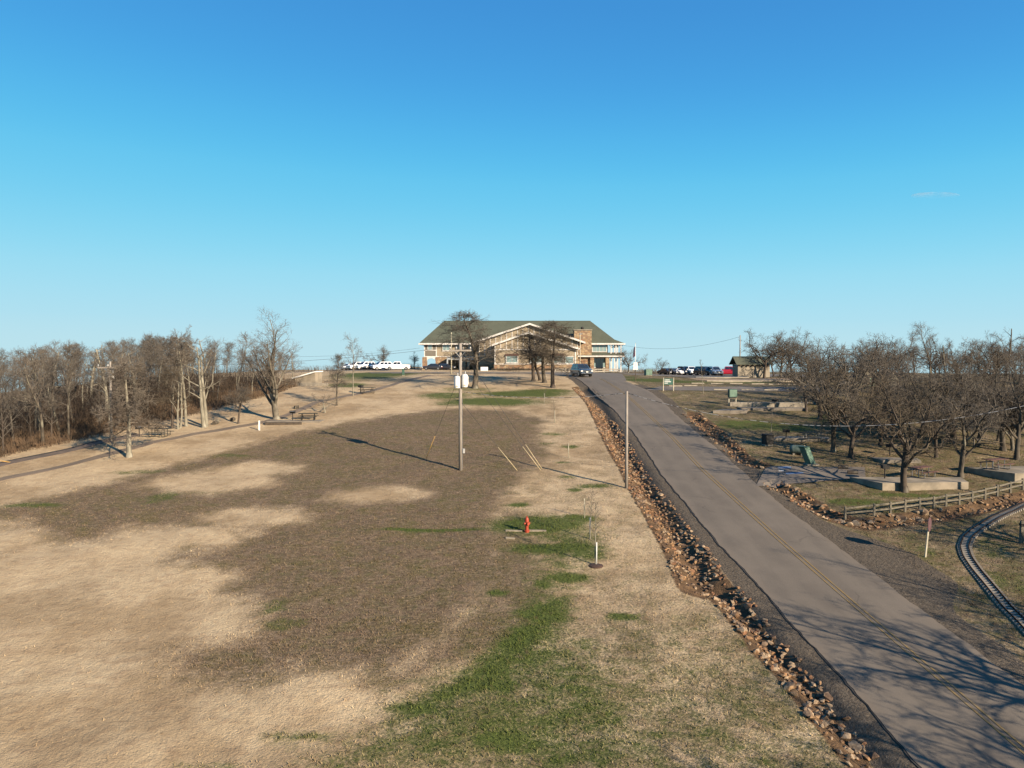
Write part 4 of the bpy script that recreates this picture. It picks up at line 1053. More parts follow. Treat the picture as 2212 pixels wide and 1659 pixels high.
# gables: (peak x, peak z, left x, left z, right x, right z, wall y, overhang)
def gable(pk, le, ri, wl, wr, yw, yb, drop, over=0.8):
    def zr(x):
        return np.interp(x, [le[0], pk[0], ri[0]], [le[1], pk[1], ri[1]])
    t = 0.30
    P_('gable_roof', MB().prism([(le[0], le[1]), (pk[0], pk[1]), (ri[0], ri[1]), (ri[0], ri[1] - t), (pk[0], pk[1] - t), (le[0], le[1] - t)], yw - over, yb), M['roof'])
    y0, y1 = yw - over - 0.1, yw - over - 0.004
    P_('barge_board', MB().prism([(le[0], le[1] + .04), (pk[0], pk[1] + .04), (ri[0], ri[1] + .04), (ri[0], ri[1] - .38), (pk[0], pk[1] - .38), (le[0], le[1] - .38)], y0, y1), M['trim'])
    P_('gable_wall', MB().prism([(wl, -0.5), (wl, zr(wl) - t - .02), (pk[0], pk[1] - t - .02), (wr, zr(wr) - t - .02), (wr, -0.5)], yw, yb - 0.5), M['siding'])
    return zr
g1 = gable((4.1, 11.0), (-8.9, 6.75), (17.0, 6.65), -7.7, 15.4, -7.0, 7.0, 0.3)
g2 = gable((3.6, 8.75), (-4.5, 5.95), (15.2, 5.1), -3.95, 14.35, -13.0, -7.2, 0.3)
def battens(zr, low, x0, x1, y, step=1.27):
    x = x0
    while x < x1:
        lo_ = low(x) if callable(low) else low; hi_ = zr(x) - 0.40
        if hi_ - lo_ > 0.3: P_('batten', MB().box(x - 0.075, x + 0.075, y - 0.07, y - 0.003, lo_, hi_), M['trim'])
        x += step
battens(g1, lambda x: (g2(x) + 0.05) if -4.5 < x < 15.2 else 3.5, -7.6, 15.3, -7.0)
battens(g2, 4.95, -3.8, 14.3, -13.0)
P_('gable_trim', MB().box(-3.95, 14.35, -13.08, -13.004, 4.72, 4.95).box(-3.95, -3.7, -13.08, -13.004, 1.66, 4.72).box(14.1, 14.35, -13.08, -13.004, 1.66, 4.72).box(-3.95, 14.35, -13.17, -13.004, 1.50, 1.66), M['trim'])
P_('stone_skirt', MB().box(-4.05, 14.45, -13.16, -12.0, -0.5, 1.48), M['stone'])
P_('stone_skirt', MB().box(-7.8, -4.07, -7.12, -6.5, -0.5, 1.48), M['stone'])
for x in (-1.2, 4.2, 9.0): 
    window(x, x + 2.4, 1.95, 3.3, -13.15, 'glass_pale', 2, 0.2)
    P_('awning', MB().prism([(-13.0, 3.9), (-13.45, 3.45), (-13.0, 3.45)], x - 0.3, x + 2.7, 'x'), M['awning'])
window(12.0, 13.7, 1.8, 3.2, -13.15, 'glass_pale', 1, 0.14)
# chimney
ch = P_('chimney', MB().box(14.9, 19.1, -1.6, 1.2, -0.5, 9.6), M['stone'])
P_('chimney_cap', MB().box(14.75, 19.25, -1.75, 1.35, 9.6, 9.82), M['concrete'], ch)
P_('flue', MB().lathe([(0.12, 9.8), (0.30, 9.95), (0.42, 10.2), (0.30, 10.45), (0.08, 10.55)], 10, (17.0, -0.2, 0)), M['dark_metal'], ch, smooth=True)
# right end: pent roof, windows, open porch
P_('pent_roof', MB().prism([(0.0, 4.30), (-2.3, 3.50), (-2.3, 3.34), (0.0, 3.34)], 14.4, 27.0, 'x'), M['roof'])
P_('pent_fascia', MB().box(14.4, 27.0, -2.4, -2.305, 3.22, 3.55), M['trim'])
P_('porch_deck', MB().box(23.21, 26.6, -0.8, 16, 3.05, 3.33), M['trim'])
window(19.5, 22.8, 4.55, 6.1, -0.08, 'glass_pale', 4)
window(19.6, 22.6, 0.75, 2.9, -0.08, 'glass_pale', 3)
for x in (14.9, 19.2, 22.9): P_('stone_column', MB().box(x - 0.45, x + 0.45, -2.15, -1.35 if x < 19.5 else -1.3, -0.5, 3.2), M['stone'])
for x, y in ((23.9, -0.6), (25.1, -0.6), (26.3, -0.6), (26.3, 5), (26.3, 10.5), (26.3, 15.7)):
    P_('porch_post', MB().box(x - 0.11, x + 0.11, y - 0.11, y + 0.11, 3.34, 6.37), M['trim'])
    P_('porch_post', MB().box(x - 0.11, x + 0.11, y - 0.11, y + 0.11, -0.5, 3.05), M['trim'])
    for s in (-1, 1): P_('bracket', MB().bar((x + s * 0.1, y, 5.6), (x + s * 0.6, y, 6.3), 0.1), M['siding_grey'])
P_('porch_rail', MB().box(23.2, 26.3, -0.66, -0.60, 4.2, 4.32).box(26.27, 26.33, -0.49, 15.6, 4.2, 4.32), M['siding_grey'])
for i in range(18): P_('baluster', MB().box(23.35 + i * 0.165, 23.40 + i * 0.165, -0.65, -0.61, 3.34, 4.2), M['siding_grey'])

# ------------------------------------------------------------------ vehicles
def loft(mb, rings):
    n = len(rings[0]); base = len(mb.v)
    for r in rings: mb.v += [tuple(p) for p in r]
    for i in range(len(rings) - 1):
        for j in range(n):
            a = base + i * n + j; b = base + i * n + (j + 1) % n
            mb.f.append((a, b, b + n, a + n))
    mb.f.append(tuple(base + j for j in reversed(range(n)))); mb.f.append(tuple(base + (len(rings) - 1) * n + j for j in range(n)))
def car(style, paintm, label, loc, rz, group=None, name=None, plate=True):
    t = thing(name or {'suv': 'sport_utility_car', 'sedan': 'sedan_car', 'pickup': 'pickup_truck'}[style], label, {'suv': 'car', 'sedan': 'car', 'pickup': 'pickup'}[style], loc, rz, group)
    L, W, hood, belt, top = {'suv': (5.1, 2.02, 1.12, 1.18, 1.88), 'sedan': (4.7, 1.84, 0.92, 0.98, 1.48), 'pickup': (5.7, 2.0, 1.15, 1.22, 1.92)}[style]
    h = L / 2; w = W / 2
    st = [(-h, .80, .42, hood - .26), (-h + .12, .93, .34, hood - .08), (-h + .5, .985, .30, hood), (-h + 1.25, 1.0, .28, hood + .05), (-h + 1.6, 1.0, .28, belt), (h - 1.2, 1.0, .28, belt + .02), (h - .25, .98, .32, belt - .02 if style != 'sedan' else belt), (h - .04, .92, .40, belt - .10), (h, .84, .45, belt - .22)]
    mb = MB(); rings = []
    for y, k, z0, z1 in st:
        a = w * k
        rings.append([(-a * .90, y, z0), (-a, y, z0 + .16), (-a * 1.0, y, z1 - .20), (-a * .95, y, z1 - .05), (-a * .82, y, z1), (a * .82, y, z1), (a * .95, y, z1 - .05), (a, y, z1 - .20), (a, y, z0 + .16), (a * .90, y, z0)])
    loft(mb, rings)
    body = mb.build('body', paintm, t, smooth=False, bevel=0.0)
    # cabin
    if style == 'suv': b0, b1, t0, t1 = -h + 1.25, h - .10, -h + 2.05, h - .45
    elif style == 'sedan': b0, b1, t0, t1 = -h + 1.15, h - .55, -h + 2.0, h - 1.45
    else: b0, b1, t0, t1 = -h + 1.35, h - 2.0, -h + 2.05, h - 2.25
    zb = belt - .04
    wb, wt = w * .93, w * .74
    A = [(-wb, b0, zb), (wb, b0, zb), (wb, b1, zb), (-wb, b1, zb)]; B = [(-wt, t0, top), (wt, t0, top), (wt, t1, top), (-wt, t1, top)]
    cb = MB().add(A + B, [(3, 2, 1, 0), (4, 5, 6, 7), (0, 1, 5, 4), (1, 2, 6, 5), (2, 3, 7, 6), (3, 0, 4, 7)])
    cb.build('cabin', paintm, t, bevel=0.07)
    def panel(nm, i, j, u0, u1, v0, v1, m, out=0.012):
        a, b_, c, d = Vector(A[i]), Vector(A[j]), Vector(B[j]), Vector(B[i])
        def p(u, v): return (a.lerp(b_, u)).lerp(d.lerp(c, u), v)
        n = (p(1, 0) - p(0, 0)).cross(p(0, 1) - p(0, 0)).normalized() * out
        ps = [p(u0, v0) + n, p(u1, v0) + n, p(u1, v1) + n, p(u0, v1) + n]
        MB().add(ps + [q - n * 2.5 for q in ps], [(0, 1, 2, 3), (7, 6, 5, 4), (0, 4, 5, 1), (1, 5, 6, 2), (2, 6, 7, 3), (3, 7, 4, 0)]).build(nm, m, t)
    panel('windscreen', 0, 1, .07, .93, .12, .90, M['glass']); panel('rear_window', 2, 3, .08, .92, .18, .88, M['glass'])
    cuts = {'suv': ((.06, .36), (.39, .66), (.69, .94)), 'sedan': ((.10, .48), (.51, .88)), 'pickup': ((.08, .50), (.53, .92))}[style]
    for u0, u1 in cuts:
        panel('side_window', 1, 2, u0, u1, .14, .86, M['glass']); panel('side_window', 3, 0, 1 - u1, 1 - u0, .14, .86, M['glass'])
    if style == 'pickup':
        MB().box(-w * .86, w * .86, h - 1.9, h - .12, belt - .02, belt + .10).build('bed_cover', M['dark_metal'], t, bevel=0.03)
    for sx in (-1, 1):
        for y in (-h + .95, h - 1.0):
            R = .38 if style != 'sedan' else .32
            wh = MB().tube([(sx * (w - .22), y, R), (sx * (w + .005), y, R)], R, 16).build('wheel', M['tyre'], t)
            MB().tube([(sx * (w - .02), y, R), (sx * (w + .02), y, R)], R * .64, 12).build('rim', M['rim'], wh)
            MB().tube([(sx * (w - .30), y, R + .02), (sx * (w - .002), y, R + .02)], R * 1.18, 16).build('wheel_arch', M['dark_metal'], t)
        MB().box(sx * w * .80 - .17, sx * w * .80 + .17, -h - .015, -h + .16, hood - .42, hood - .20).build('headlight', M['lamp'], t, bevel=0.03)
        MB().box(sx * w * .86 - .12, sx * w * .86 + .12, h - .14, h + .01, belt - .52, belt - .22).build('tail_light', M['red_lamp'], t, bevel=0.02)
        MB().box(sx * (w + .10) - .11, sx * (w + .10) + .11, -h + 1.62, -h + 1.80, belt, belt + .17).build('mirror', paintm, t, bevel=0.03)
    g = MB().box(-w * .56, w * .56, -h - .03, -h + .1, hood - .48, hood - .16).build('grille', M['chrome'] if style != 'sedan' else M['dark_metal'], t, bevel=0.02)
    for k in range(3): MB().box(-w * .52, w * .52, -h - .04, -h - .031, hood - .44 + k * .085, hood - .40 + k * .085).build('slat', M['dark_metal'], g)
    MB().box(-w * .90, w * .90, -h - .06, -h + .2, .36, .56).build('front_bumper', M['chrome'] if style == 'suv' else paintm, t, bevel=0.05)
    MB().box(-w * .90, w * .90, h - .2, h + .05, .40, .62).build('rear_bumper', M['dark_metal'] if style != 'sedan' else paintm, t, bevel=0.04)
    MB().box(-w * .8, w * .8, -h + .3, h - .3, .22, .34).build('underbody', M['dark_metal'], t)
    MB().box(-.16, .16, -h - .085, -h - .062, .60, .75).build('number_plate', M['white'], t)
    if style == 'suv':
        for sx in (-1, 1): MB().bar((sx * wt * .9, t0 + .3, top + .05), (sx * wt * .9, t1 - .2, top + .05), .04).build('roof_rail', M['dark_metal'], t)
    return t
PA = {'slate': paint('slate_blue_paint', (0.055, 0.075, 0.10), 0.5), 'white': paint('white_car_paint', (0.80, 0.80, 0.80), 0.0), 'black': paint('black_car_paint', (0.02, 0.02, 0.025), 0.2),
      'silver': paint('silver_car_paint', (0.50, 0.51, 0.53), 0.6), 'red': paint('red_car_paint', (0.42, 0.018, 0.04), 0.3), 'blue': paint('blue_car_paint', (0.04, 0.09, 0.30), 0.3), 'grey': paint('grey_car_paint', (0.14, 0.14, 0.15), 0.5)}
v = on(1256, 813); car('suv', PA['slate'], 'slate-blue sport utility car driving down the road over the crest', (v.x, v.y, v.z + 0.05), 0.24)
def park(style, pm, label, px, y, rz, group):
    x = (px - 1106) / FOC * y
    return car(style, PA[pm], label, (x, y, terrain(x, y) + 0.04), rz, group)
g = 'cars parked left of the lodge'
park('pickup', 'white', 'white pickup with a dark bed cover, nearest the lodge in the left parking lot', 859, 170, -1.35, g)
park('suv', 'white', 'white sport utility car parked just left of the white pickup', 824, 172, -0.95, g)
park('sedan', 'black', 'black sedan between two white cars in the left parking lot', 806, 173, -0.85, g)
park('suv', 'white', 'white sport utility car left of the black sedan', 789, 175, -0.8, g)
park('suv', 'white', 'white car at the left end of the left parking row', 771, 176, -0.75, g)
park('sedan', 'white', 'white car half hidden by bare trees, far left of the parked row', 754, 178, -0.7, g)
g = 'cars parked right of the lodge'
for st_, pm, px, y, rz, lb in (('sedan', 'black', 1440, 168, 0.5, 'black sedan at the left end of the right parking lot'), ('sedan', 'grey', 1455, 167, 0.4, 'dark grey sedan next to the black one in the right lot'),
        ('sedan', 'white', 1467, 167, 0.25, 'first white sedan of the right parking lot'), ('suv', 'black', 1479, 167, 0.2, 'dark sport utility car between two white cars in the right lot'), ('suv', 'white', 1491, 166, 0.2, 'white sport utility car in the middle of the right lot'),
        ('sedan', 'white', 1507, 166, 0.3, 'second white sedan of the right parking lot'), ('suv', 'black', 1522, 158, 0.5, 'black sport utility car parked before the white sedan'), ('suv', 'silver', 1544, 156, 0.1, 'silver sport utility car left of the red pickup'),
        ('pickup', 'red', 1573, 158, 1.25, 'red pickup half hidden by the tan shed')):
    park(st_, pm, lb, px, y, rz, g)
g = 'vehicles in the shade of the lodge entrance'
for px, y, rz, lb in ((934, 170, -1.5, 'dark car in the shade left of the lodge entrance canopy'), (962, 170.5, 1.5, 'dark car under the lodge entrance canopy')):
    park('sedan', 'black', lb, px, y, rz, g)
# ------------------------------------------------------------------ poles and wires
def pole(px, pyb, pyt, label, r=0.15, name='utility_pole', dy=None, lean=0.0, matn='pole_wood'):
    v = on(px, pyb) if dy is None else None
    if dy:
        q = at(px, pyb, dy); v = Vector((q.x, q.y, ground(q.x, q.y)))
    top = at(px, pyt, v.y).z; h = top - v.z
    t = thing(name, label, 'pole', v)
    MB().tube([(0, 0, -0.3), (lean * .5, 0, h * .5), (lean, 0, h)], [r, r * .88, r * .72], 10).build('shaft', M[matn], t, smooth=True)
    return t, v, h
def crossarm(t, z, L, ang=0.0, y=-0.2, ins=(-.9, -.35, .9)):
    dx, dy_ = math.cos(ang) * L / 2, math.sin(ang) * L / 2
    a = MB().bar((-dx, y - dy_, z), (dx, y + dy_, z), 0.11, 0.13).build('crossarm', M['pole_wood'], t)
    for s in ins:
        x, yy = s * dx, y + s * dy_
        MB().lathe([(.03, z + .06), (.03, z + .14), (.07, z + .15), (.075, z + .2), (.045, z + .24), (.055, z + .27), (.02, z + .3)], 8, (x, yy, 0)).build('insulator', M['porcelain'], a, smooth=True)
    MB().bar((dx * .5, y - .0 + dy_ * .5, z - .04), (0, y + .06, z - .55), .04).bar((-dx * .5, y - dy_ * .5, z - .04), (0, y + .06, z - .55), .04).build('brace', M['steel'], a)
    return a
def transformer(t, x, y, z, r=.25, h=.85):
    tr = MB().lathe([(r * .9, z), (r, z + .05), (r, z + h - .05), (r * .92, z + h), (r * .5, z + h + .06)], 14, (x, y, 0)).build('transformer', M['white'], t, smooth=False)
    MB().lathe([(.035, z + h), (.06, z + h + .06), (.04, z + h + .14), (.055, z + h + .22), (.02, z + h + .30)], 8, (x + .05, y, 0)).build('bushing', M['porcelain'], tr, smooth=True)
    MB().bar((x, y, z + h * .7), (0, 0, z + h * .7), .06).bar((x, y, z + h * .25), (0, 0, z + h * .25), .06).build('bracket', M['steel'], tr)
    MB().box(x - r * .5, x + r * .5, y - r - .03, y - r * .8, z + .12, z + .2).build('nameplate', M['cream'], tr)
mp, mv, mh = pole(995, 1015, 742, 'tall grey utility pole with two white transformers on the open slope', .155)
crossarm(mp, mh - .55, 1.75, 0.12)
kz = lambda py: at(995, py, mv.y).z - mv.z
transformer(mp, -.24, -.25, kz(838), .23, .88); transformer(mp, .34, -.12, kz(836), .23, .95)
MB().box(.60, .64, -.15, -.11, kz(830), kz(813)).box(.20, .62, -.14, -.11, kz(829), kz(828)).build('cutout_fuse', M['white'], mp)
MB().box(.16, .34, -.14, .04, kz(979), kz(969)).build('meter_box', M['porcelain'], mp, bevel=.02)
MB().tube([(.14, -.06, .1), (.14, -.06, kz(860))], .02, 6).build('conduit', M['steel'], mp)
MB().tube([(-.15, .07, kz(858)), (-.55, .2, kz(861)), (-.15, .1, kz(866))], .025, 6).build('wire_loop', M['wire'], mp)
sp, spv, sph = pole(1353, 1055, 845, 'slim grey service pole standing at the edge of the roadside ditch', .12)
lp, lpv, lph = pole(241, 952, 781, 'distant utility pole with a short crossarm before the left-hand wood', .12)
crossarm(lp, lph - .55, 2.2, -.1, ins=(-.95, -.1, .95)); transformer(lp, .25, -.1, lph - 1.55, .15, .45)
p3, p3v, p3h = pole(975, 808, 718, 'pale light pole in front of the left end of the lodge', .11, 'light_pole', matn='cream')
MB().box(-.5, .06, -.1, .1, p3h - 1.75, p3h - 1.6).build('lamp_arm', M['steel'], p3)
p4, p4v, p4h = pole(1253, 806, 719, 'pale pole in front of the chimney, behind the driving car', .10, 'light_pole', dy=135, matn='cream')
MB().box(-.12, .4, -.1, .1, p4h - .3, p4h - .1).build('lamp_head', M['steel'], p4)
p5, p5v, p5h = pole(1598, 812, 724, 'utility pole on the skyline behind the tan shed', .14, dy=150)
MB().tube([(-.1, 0, p5h - 1.2), (-.35, 0, p5h - .9), (-.3, 0, p5h - .3)], .03, 6).build('bracket', M['steel'], p5)
p6, p6v, p6h = pole(2420, 1120, 812, 'service pole at the right end of the cable span', .12)
def wire(name, label, a, b, sag, r=.012, n=26):
    a = Vector(a); b = Vector(b); pts = []
    for i in range(n + 1):
        t = i / n; p = a.lerp(b, t); p.z -= sag * 4 * t * (1 - t); pts.append(p)
    o = MB().tube(pts, r, 5).build(name, M['wire_bright'] if 'bundled' in label else M['wire'], None, off=tuple(a), smooth=True)
    o.location = a
    return tag(o, label, 'cable')
M['wire_bright'] = mat('twisted_cable', (0.50, 0.50, 0.50), (0.05, 0.05, 0.05), 3.2, 0.4, 0.4, lo=0.47, hi=0.53)
A1 = mv + Vector((.15, -.1, kz(846))); T2 = Vector((spv.x, spv.y, spv.z + sph - .12))
wire('cable', 'bundled service cable from the transformer pole to the service pole', A1, T2, .42, .018)
wire('cable', 'bundled service cable sagging from the service pole across the picnic lawn', T2, (p6v.x, p6v.y, p6v.z + p6h - .15), 2.7, .019)
ca = mv + Vector((-.8, -.25, mh - .3)); cb = lpv + Vector((.9, -.2, lph - .3))
wire('power_line', 'thin upper power line running left across the wood', cb, ca, .5, .011)
wire('power_line', 'thin lower power line running left across the wood', lpv + Vector((0, -.1, lph - 2.6)), mv + Vector((-.1, 0, mh - 2.6)), .5, .009)
lo_ = Vector((-62, 52, terrain(-62, 52) + 6.8))
wire('power_line', 'thin power line leaving the left frame edge', lpv + Vector((-.9, -.2, lph - .3)), lo_, .4, .011)
wire('power_line', 'thin line from the lodge to the skyline pole on the right', (26.5, LY - .5, lz + 6.1), p5v + Vector((0, 0, p5h - .3)), 1.6, .022)
wire('power_line', 'thin line leaving the lodge eave to the left', (-22.3, LY, lz + 5.4), (-66, 200, 3.4), .8, .022)
def guy(px0, py0, px1, py1, label, matn, tz, thick=.03):
    f = on(px1, py1); topd = mv if px1 > 100 else None
    if topd is not None: top = mv + Vector((.1, -.08, tz))
    else: top = lo_ + Vector((0, 0, .2))
    d = (top - f).normalized(); L = 2.35
    t = thing('guy_wire', label, 'guy wire', f)
    MB().tube([-d * .1, d * L], thick, 7).build('guard_sleeve', M[matn], t, smooth=True)
    MB().tube([d * L, top - f], .012, 4).build('strand', M['wire'], t)
guy(1075, 967, 1117, 1017, 'guy wire with a pale yellow sleeve nearest the transformer pole', 'guard_yellow', kz(870))
guy(1131, 963, 1168, 1016, 'left of the paired yellow-sleeved guy wires', 'guard_yellow', kz(790))
guy(1134, 964, 1171, 1013, 'right of the paired yellow-sleeved guy wires', 'guard_yellow', kz(756))
guy(945, 945, 920, 991, 'guy wire with an orange-yellow sleeve left of the transformer pole', 'guard_orange', kz(800), .018)
guy(10, 972, 24, 1000, 'guy wire with an orange-yellow sleeve at the left frame edge', 'guard_orange', 0, .025)

# ------------------------------------------------------------------ hydrant
v = on(1138, 1149)
hy = thing('fire_hydrant', 'red fire hydrant on the lawn beside pale concrete strips', 'hydrant', v, 0.5, scale=(.86, .86, .93))
MB().lathe([(.17, -.1), (.17, .05), (.20, .06), (.20, .12), (.125, .13), (.12, .34), (.135, .36), (.135, .40), (.115, .42), (.115, .66), (.16, .67), (.16, .72), (.15, .74), (.14, .84), (.10, .92), (.05, .96)], 16).build('barrel', M['hydrant'], hy, smooth=False)
MB().lathe([(.045, .95), (.045, 1.03), (.02, 1.05)], 5).build('top_nut', M['hydrant'], hy)
for a, r in ((0, .06), (math.pi, .06), (-math.pi / 2, .085)):
    d = Vector((math.cos(a), math.sin(a), 0))
    o = MB().tube([d * .08 + UP * .56, d * .19 + UP * .56], r, 10).build('hose_outlet', M['hydrant'], hy)
    MB().tube([d * .19 + UP * .56, d * .235 + UP * .56], r * 1.15, 8).build('outlet_cap', M['hydrant'], o)
for x0, x1, yy, lb in ((1092, 1128, 1148, 'broken pale concrete strip left of the hydrant'), (1143, 1180, 1147.5, 'pale concrete strip right of the hydrant'), (1092, 1112, 1164, 'small pale stone slab in front of the hydrant')):
    a = on(x0, yy); b = on(x1, yy)
    o = MB().bar((a.x, a.y, a.z + .03), (b.x, b.y, b.z + .0), .16, .12).build('concrete_strip', M['concrete_warm'], None, bevel=.01, off=tuple(a)); o.location = a
    tag(o, lb, 'concrete strip', 'concrete strips by the hydrant')

# ------------------------------------------------------------------ rail fence, stop sign, post, track
def fence(name, label, pts, h, pw, rails, matn, rail_w=.10):
    t = thing(name, label, 'fence', pts[0]); o = pts[0]; r = random.Random(len(pts))
    for p in pts:
        q = p - o; MB().bar(q + Vector((0, 0, -.15)), q + Vector((r.uniform(-.02, .02), 0, h)), pw).build('post', M[matn], t, bevel=.012)
    for a, b in zip(pts[:-1], pts[1:]):
        for z in rails:
            s = (b - a).normalized() * (pw / 2 + .002)
            MB().bar(a - o + s + Vector((0, 0, z + r.uniform(-.03, .03))), b - o - s + Vector((0, 0, z + r.uniform(-.03, .03))), .05, rail_w).build('rail', M[matn], t)
    return t
fp = [on(*p) for p in Z7([(20,500),(330,480),(618,468),(782,452),(928,425),(1077,396),(1220,386),(1340,366),(1473,346),(1605,326),(1733,300),(1858,268),(1987,232),(2115,206),(2250,180)])]
fence('rail_fence', 'weathered split-rail fence along the rock row above the railway curve', fp[1:], .80, .13, (.36, .68), 'fence_wood')
fl_ = [on(px, 804.5) for px in range(1200, 1400, 21)]
fence('guard_rail', 'low pale timber rail along the drive in front of the lodge porch', fl_, .78, .22, (.22, .62), 'tie_wood', .20)
fl2 = [on(px, 805) for px in range(1452, 1600, 24)]
fence('barrier_rail', 'dark low rail before the right parking lot, left of the shed', fl2, .6, .2, (.48,), 'brown_wood', .22)
v = on(1998, 1204)
ss = thing('stop_sign', 'dark red sign seen nearly edge-on atop a leaning pale post by the gravel', 'sign', v); 
MB().bar((0, 0, -.3), (.16, 0, 1.62), .075).build('post', M['cream'], ss)
ob = []
for i in range(8):
    a = math.pi / 8 + i * math.pi / 4; ob.append((.41 * math.cos(a), .41 * math.sin(a)))
pl = MB().prism(ob, -.012, .012).build('sign_plate', M['stop_back'], ss); pl.rotation_euler = (0, .06, .84); pl.location = (.19, -.06, 1.82)
MB().tube([(-.02, .02, 1.72), (-.3, .1, 1.78)], .02, 6).build('sign_bracket', M['brown_wood'], ss)
v = on(2205, 1172)
t = thing('sign_post', 'pale square post with a dark collar at the right frame edge', 'post', v)
MB().bar((0, 0, -.2), (.05, 0, 1.3), .16).build('shaft', M['fence_wood'], t); MB().box(-.06, .17, -.11, .11, 1.02, 1.16).build('collar', M['dark_metal'], t); MB().box(.02, .5, -.02, .02, .9, 1.35).build('plate', M['brown_wood'], t)
tk = resample(TRACK, 150)
o0 = Vector((tk[0][0], tk[0][1], ground(*tk[0])))
rt = thing('miniature_railway', 'narrow miniature railway curving away at the right edge of the picture', 'railway', o0)
def railbar(name, off, w, h, z):
    L = offset_line(tk, off); mb = MB(); ring = []
    for i, p in enumerate(L):
        zz = ground(*tk[i]) + z; a = offset_line(tk, off - w / 2)[i] if False else None
        ring.append((p, zz))
    A = offset_line(tk, off - w / 2); B = offset_line(tk, off + w / 2)
    for i in range(len(L)):
        zz = ground(*tk[i]) + z
        mb.v += [(A[i][0], A[i][1], zz), (B[i][0], B[i][1], zz), (B[i][0], B[i][1], zz + h), (A[i][0], A[i][1], zz + h)]
    for i in range(len(L) - 1):
        k = i * 4
        for j in range(4): mb.f.append((k + j, k + (j + 1) % 4, k + 4 + (j + 1) % 4, k + 4 + j))
    mb.build(name, M['rail'], rt, off=tuple(o0))
railbar('rail', -.20, .045, .08, .06); railbar('rail', .20, .045, .08, .06)
tie = MB().box(-.36, .36, -.07, .07, -.05, .055).mesh('tie', M['tie_wood'])
tl = resample(TRACK, 96, False); tl = resample(tk, 96, False)
for i, p in enumerate(tl):
    a = tl[max(i - 1, 0)]; b = tl[min(i + 1, len(tl) - 1)]
    t = inst('tie', tie, rt); t.location = Vector((p[0], p[1], ground(*p) + .03)) - o0
    t.rotation_euler = (0, 0, math.atan2(b[1] - a[1], b[0] - a[0]) + math.pi / 2 + random.uniform(-.05, .05))

# ------------------------------------------------------------------ picnic furniture
PLAT1 = max(on(*p).z for p in ((1906, 1061), (2092, 1056), (2075, 1037), (1835, 1036))) + .22
PLAT2 = max(on(*p).z for p in ((2192, 1043), (2290, 1040), (2260, 1010), (2085, 1018))) + .15
def picnic_table(px, py, rz, label, wood='table_paint', frame='steel', lift=0.0):
    v = on(px, py); v.z += lift; t = thing('picnic_table', label, 'picnic table', v, rz, 'picnic tables')
    for k in range(3): MB().box(-.95, .95, -.36 + k * .25, -.14 + k * .25, .72, .765).build('tabletop_board', M[wood], t)
    for s in (-1, 1): MB().box(-.95, .95, s * .72 - .13, s * .72 + .13, .43, .47).build('bench', M[wood], t)
    for x in (-.62, .62):
        MB().tube([(x, -.72, .42), (x, -.72, .08), (x, -.55, .03), (x, .55, .03), (x, .72, .08), (x, .72, .42)], .03, 6).build('frame', M[frame], t)
        for s in (-1, 1): MB().tube([(x, s * .25, .03), (x, s * .25, .72)], .03, 6).build('leg', M[frame], t)
    return t
def grill(px, py, label, h=.95):
    v = on(px, py); v.z = PLAT1 if px == 1911 else v.z; t = thing('park_grill', label, 'grill', v, random.uniform(0, 3), 'park grills')
    MB().tube([(0, 0, -.1), (0, 0, h - .2)], .045, 8).build('post', M['dark_metal'], t)
    MB().box(-.28, .28, -.22, .22, h - .2, h - .16).box(-.28, .28, .18, .22, h - .16, h + .06).box(-.28, -.24, -.22, .18, h - .16, h + .06).box(.24, .28, -.22, .18, h - .16, h + .06).build('firebox', M['dark_metal'], t)
    MB().box(-.25, .25, -.22, .16, h - .02, h).build('grate', M['steel'], t)
picnic_table(666, 908, .15, 'dark picnic table by the timber-edged pad on the left slope', frame='dark_metal')
picnic_table(345, 943, -.1, 'dark picnic table before the wood on the far left slope', frame='table_paint')
picnic_table(794, 850, .5, 'small distant picnic table beside the footpath below the parked cars', frame='dark_metal')
picnic_table(1752, 952, .1, 'steel-framed picnic table on the slab behind the leaning green bin')
picnic_table(1988, 1036, .5, 'picnic table on the near concrete platform right of the large tree', 'table_wood', lift=PLAT1 - on(1988, 1036).z)
picnic_table(2150, 1024, .35, 'red-topped picnic table on the right-hand platform', 'table_wood', lift=PLAT2 - on(2150, 1024).z)
picnic_table(1744, 874, .3, 'picnic table by the pale low wall on the upper lawn')
for px, py, lb in ((632, 909, 'dark pedestal grill beside the left slope picnic table'), (301, 944, 'dark pedestal grill left of the far picnic table'), (779, 849, 'dark pedestal grill by the distant footpath table'), (1698, 951, 'dark pedestal grill on the slab behind the blue paint'),
                   (1674, 882, 'pedestal grill before the pale low wall on the upper lawn'), (1911, 1042, 'dark pedestal grill on the near concrete platform'), (1922, 985, 'dark pedestal grill between the grove trees')):
    grill(px, py, lb)
def block(name, label, cat, pts_px, z_top, z_bot, matn, group=None, ground_h=True):
    """a low level-topped block whose footprint is given by picture points on the ground"""
    pts = [on(*p) for p in pts_px]; zt = max(p.z for p in pts) + z_top; o = pts[0].copy()
    mb = MB(); n = len(pts)
    mb.v = [(p.x - o.x, p.y - o.y, p.z - z_bot - o.z) for p in pts] + [(p.x - o.x, p.y - o.y, zt - o.z) for p in pts]
    mb.f = [tuple(reversed(range(n))), tuple(range(n, 2 * n))] + [(i, (i + 1) % n, (i + 1) % n + n, i + n) for i in range(n)]
    ob = mb.build(name, M[matn], None, bevel=.015); ob.location = o
    return tag(ob, label, cat, group)
def pad_on(label, x0, x1, y0, y1, px, py, h, matn, name='concrete_platform', rz=0):
    pass
block('concrete_platform', 'near concrete picnic platform with a lit front wall behind the rail fence', 'platform', [(1906, 1061), (2092, 1056), (2075, 1037), (1835, 1036)], .22, .3, 'concrete_warm')
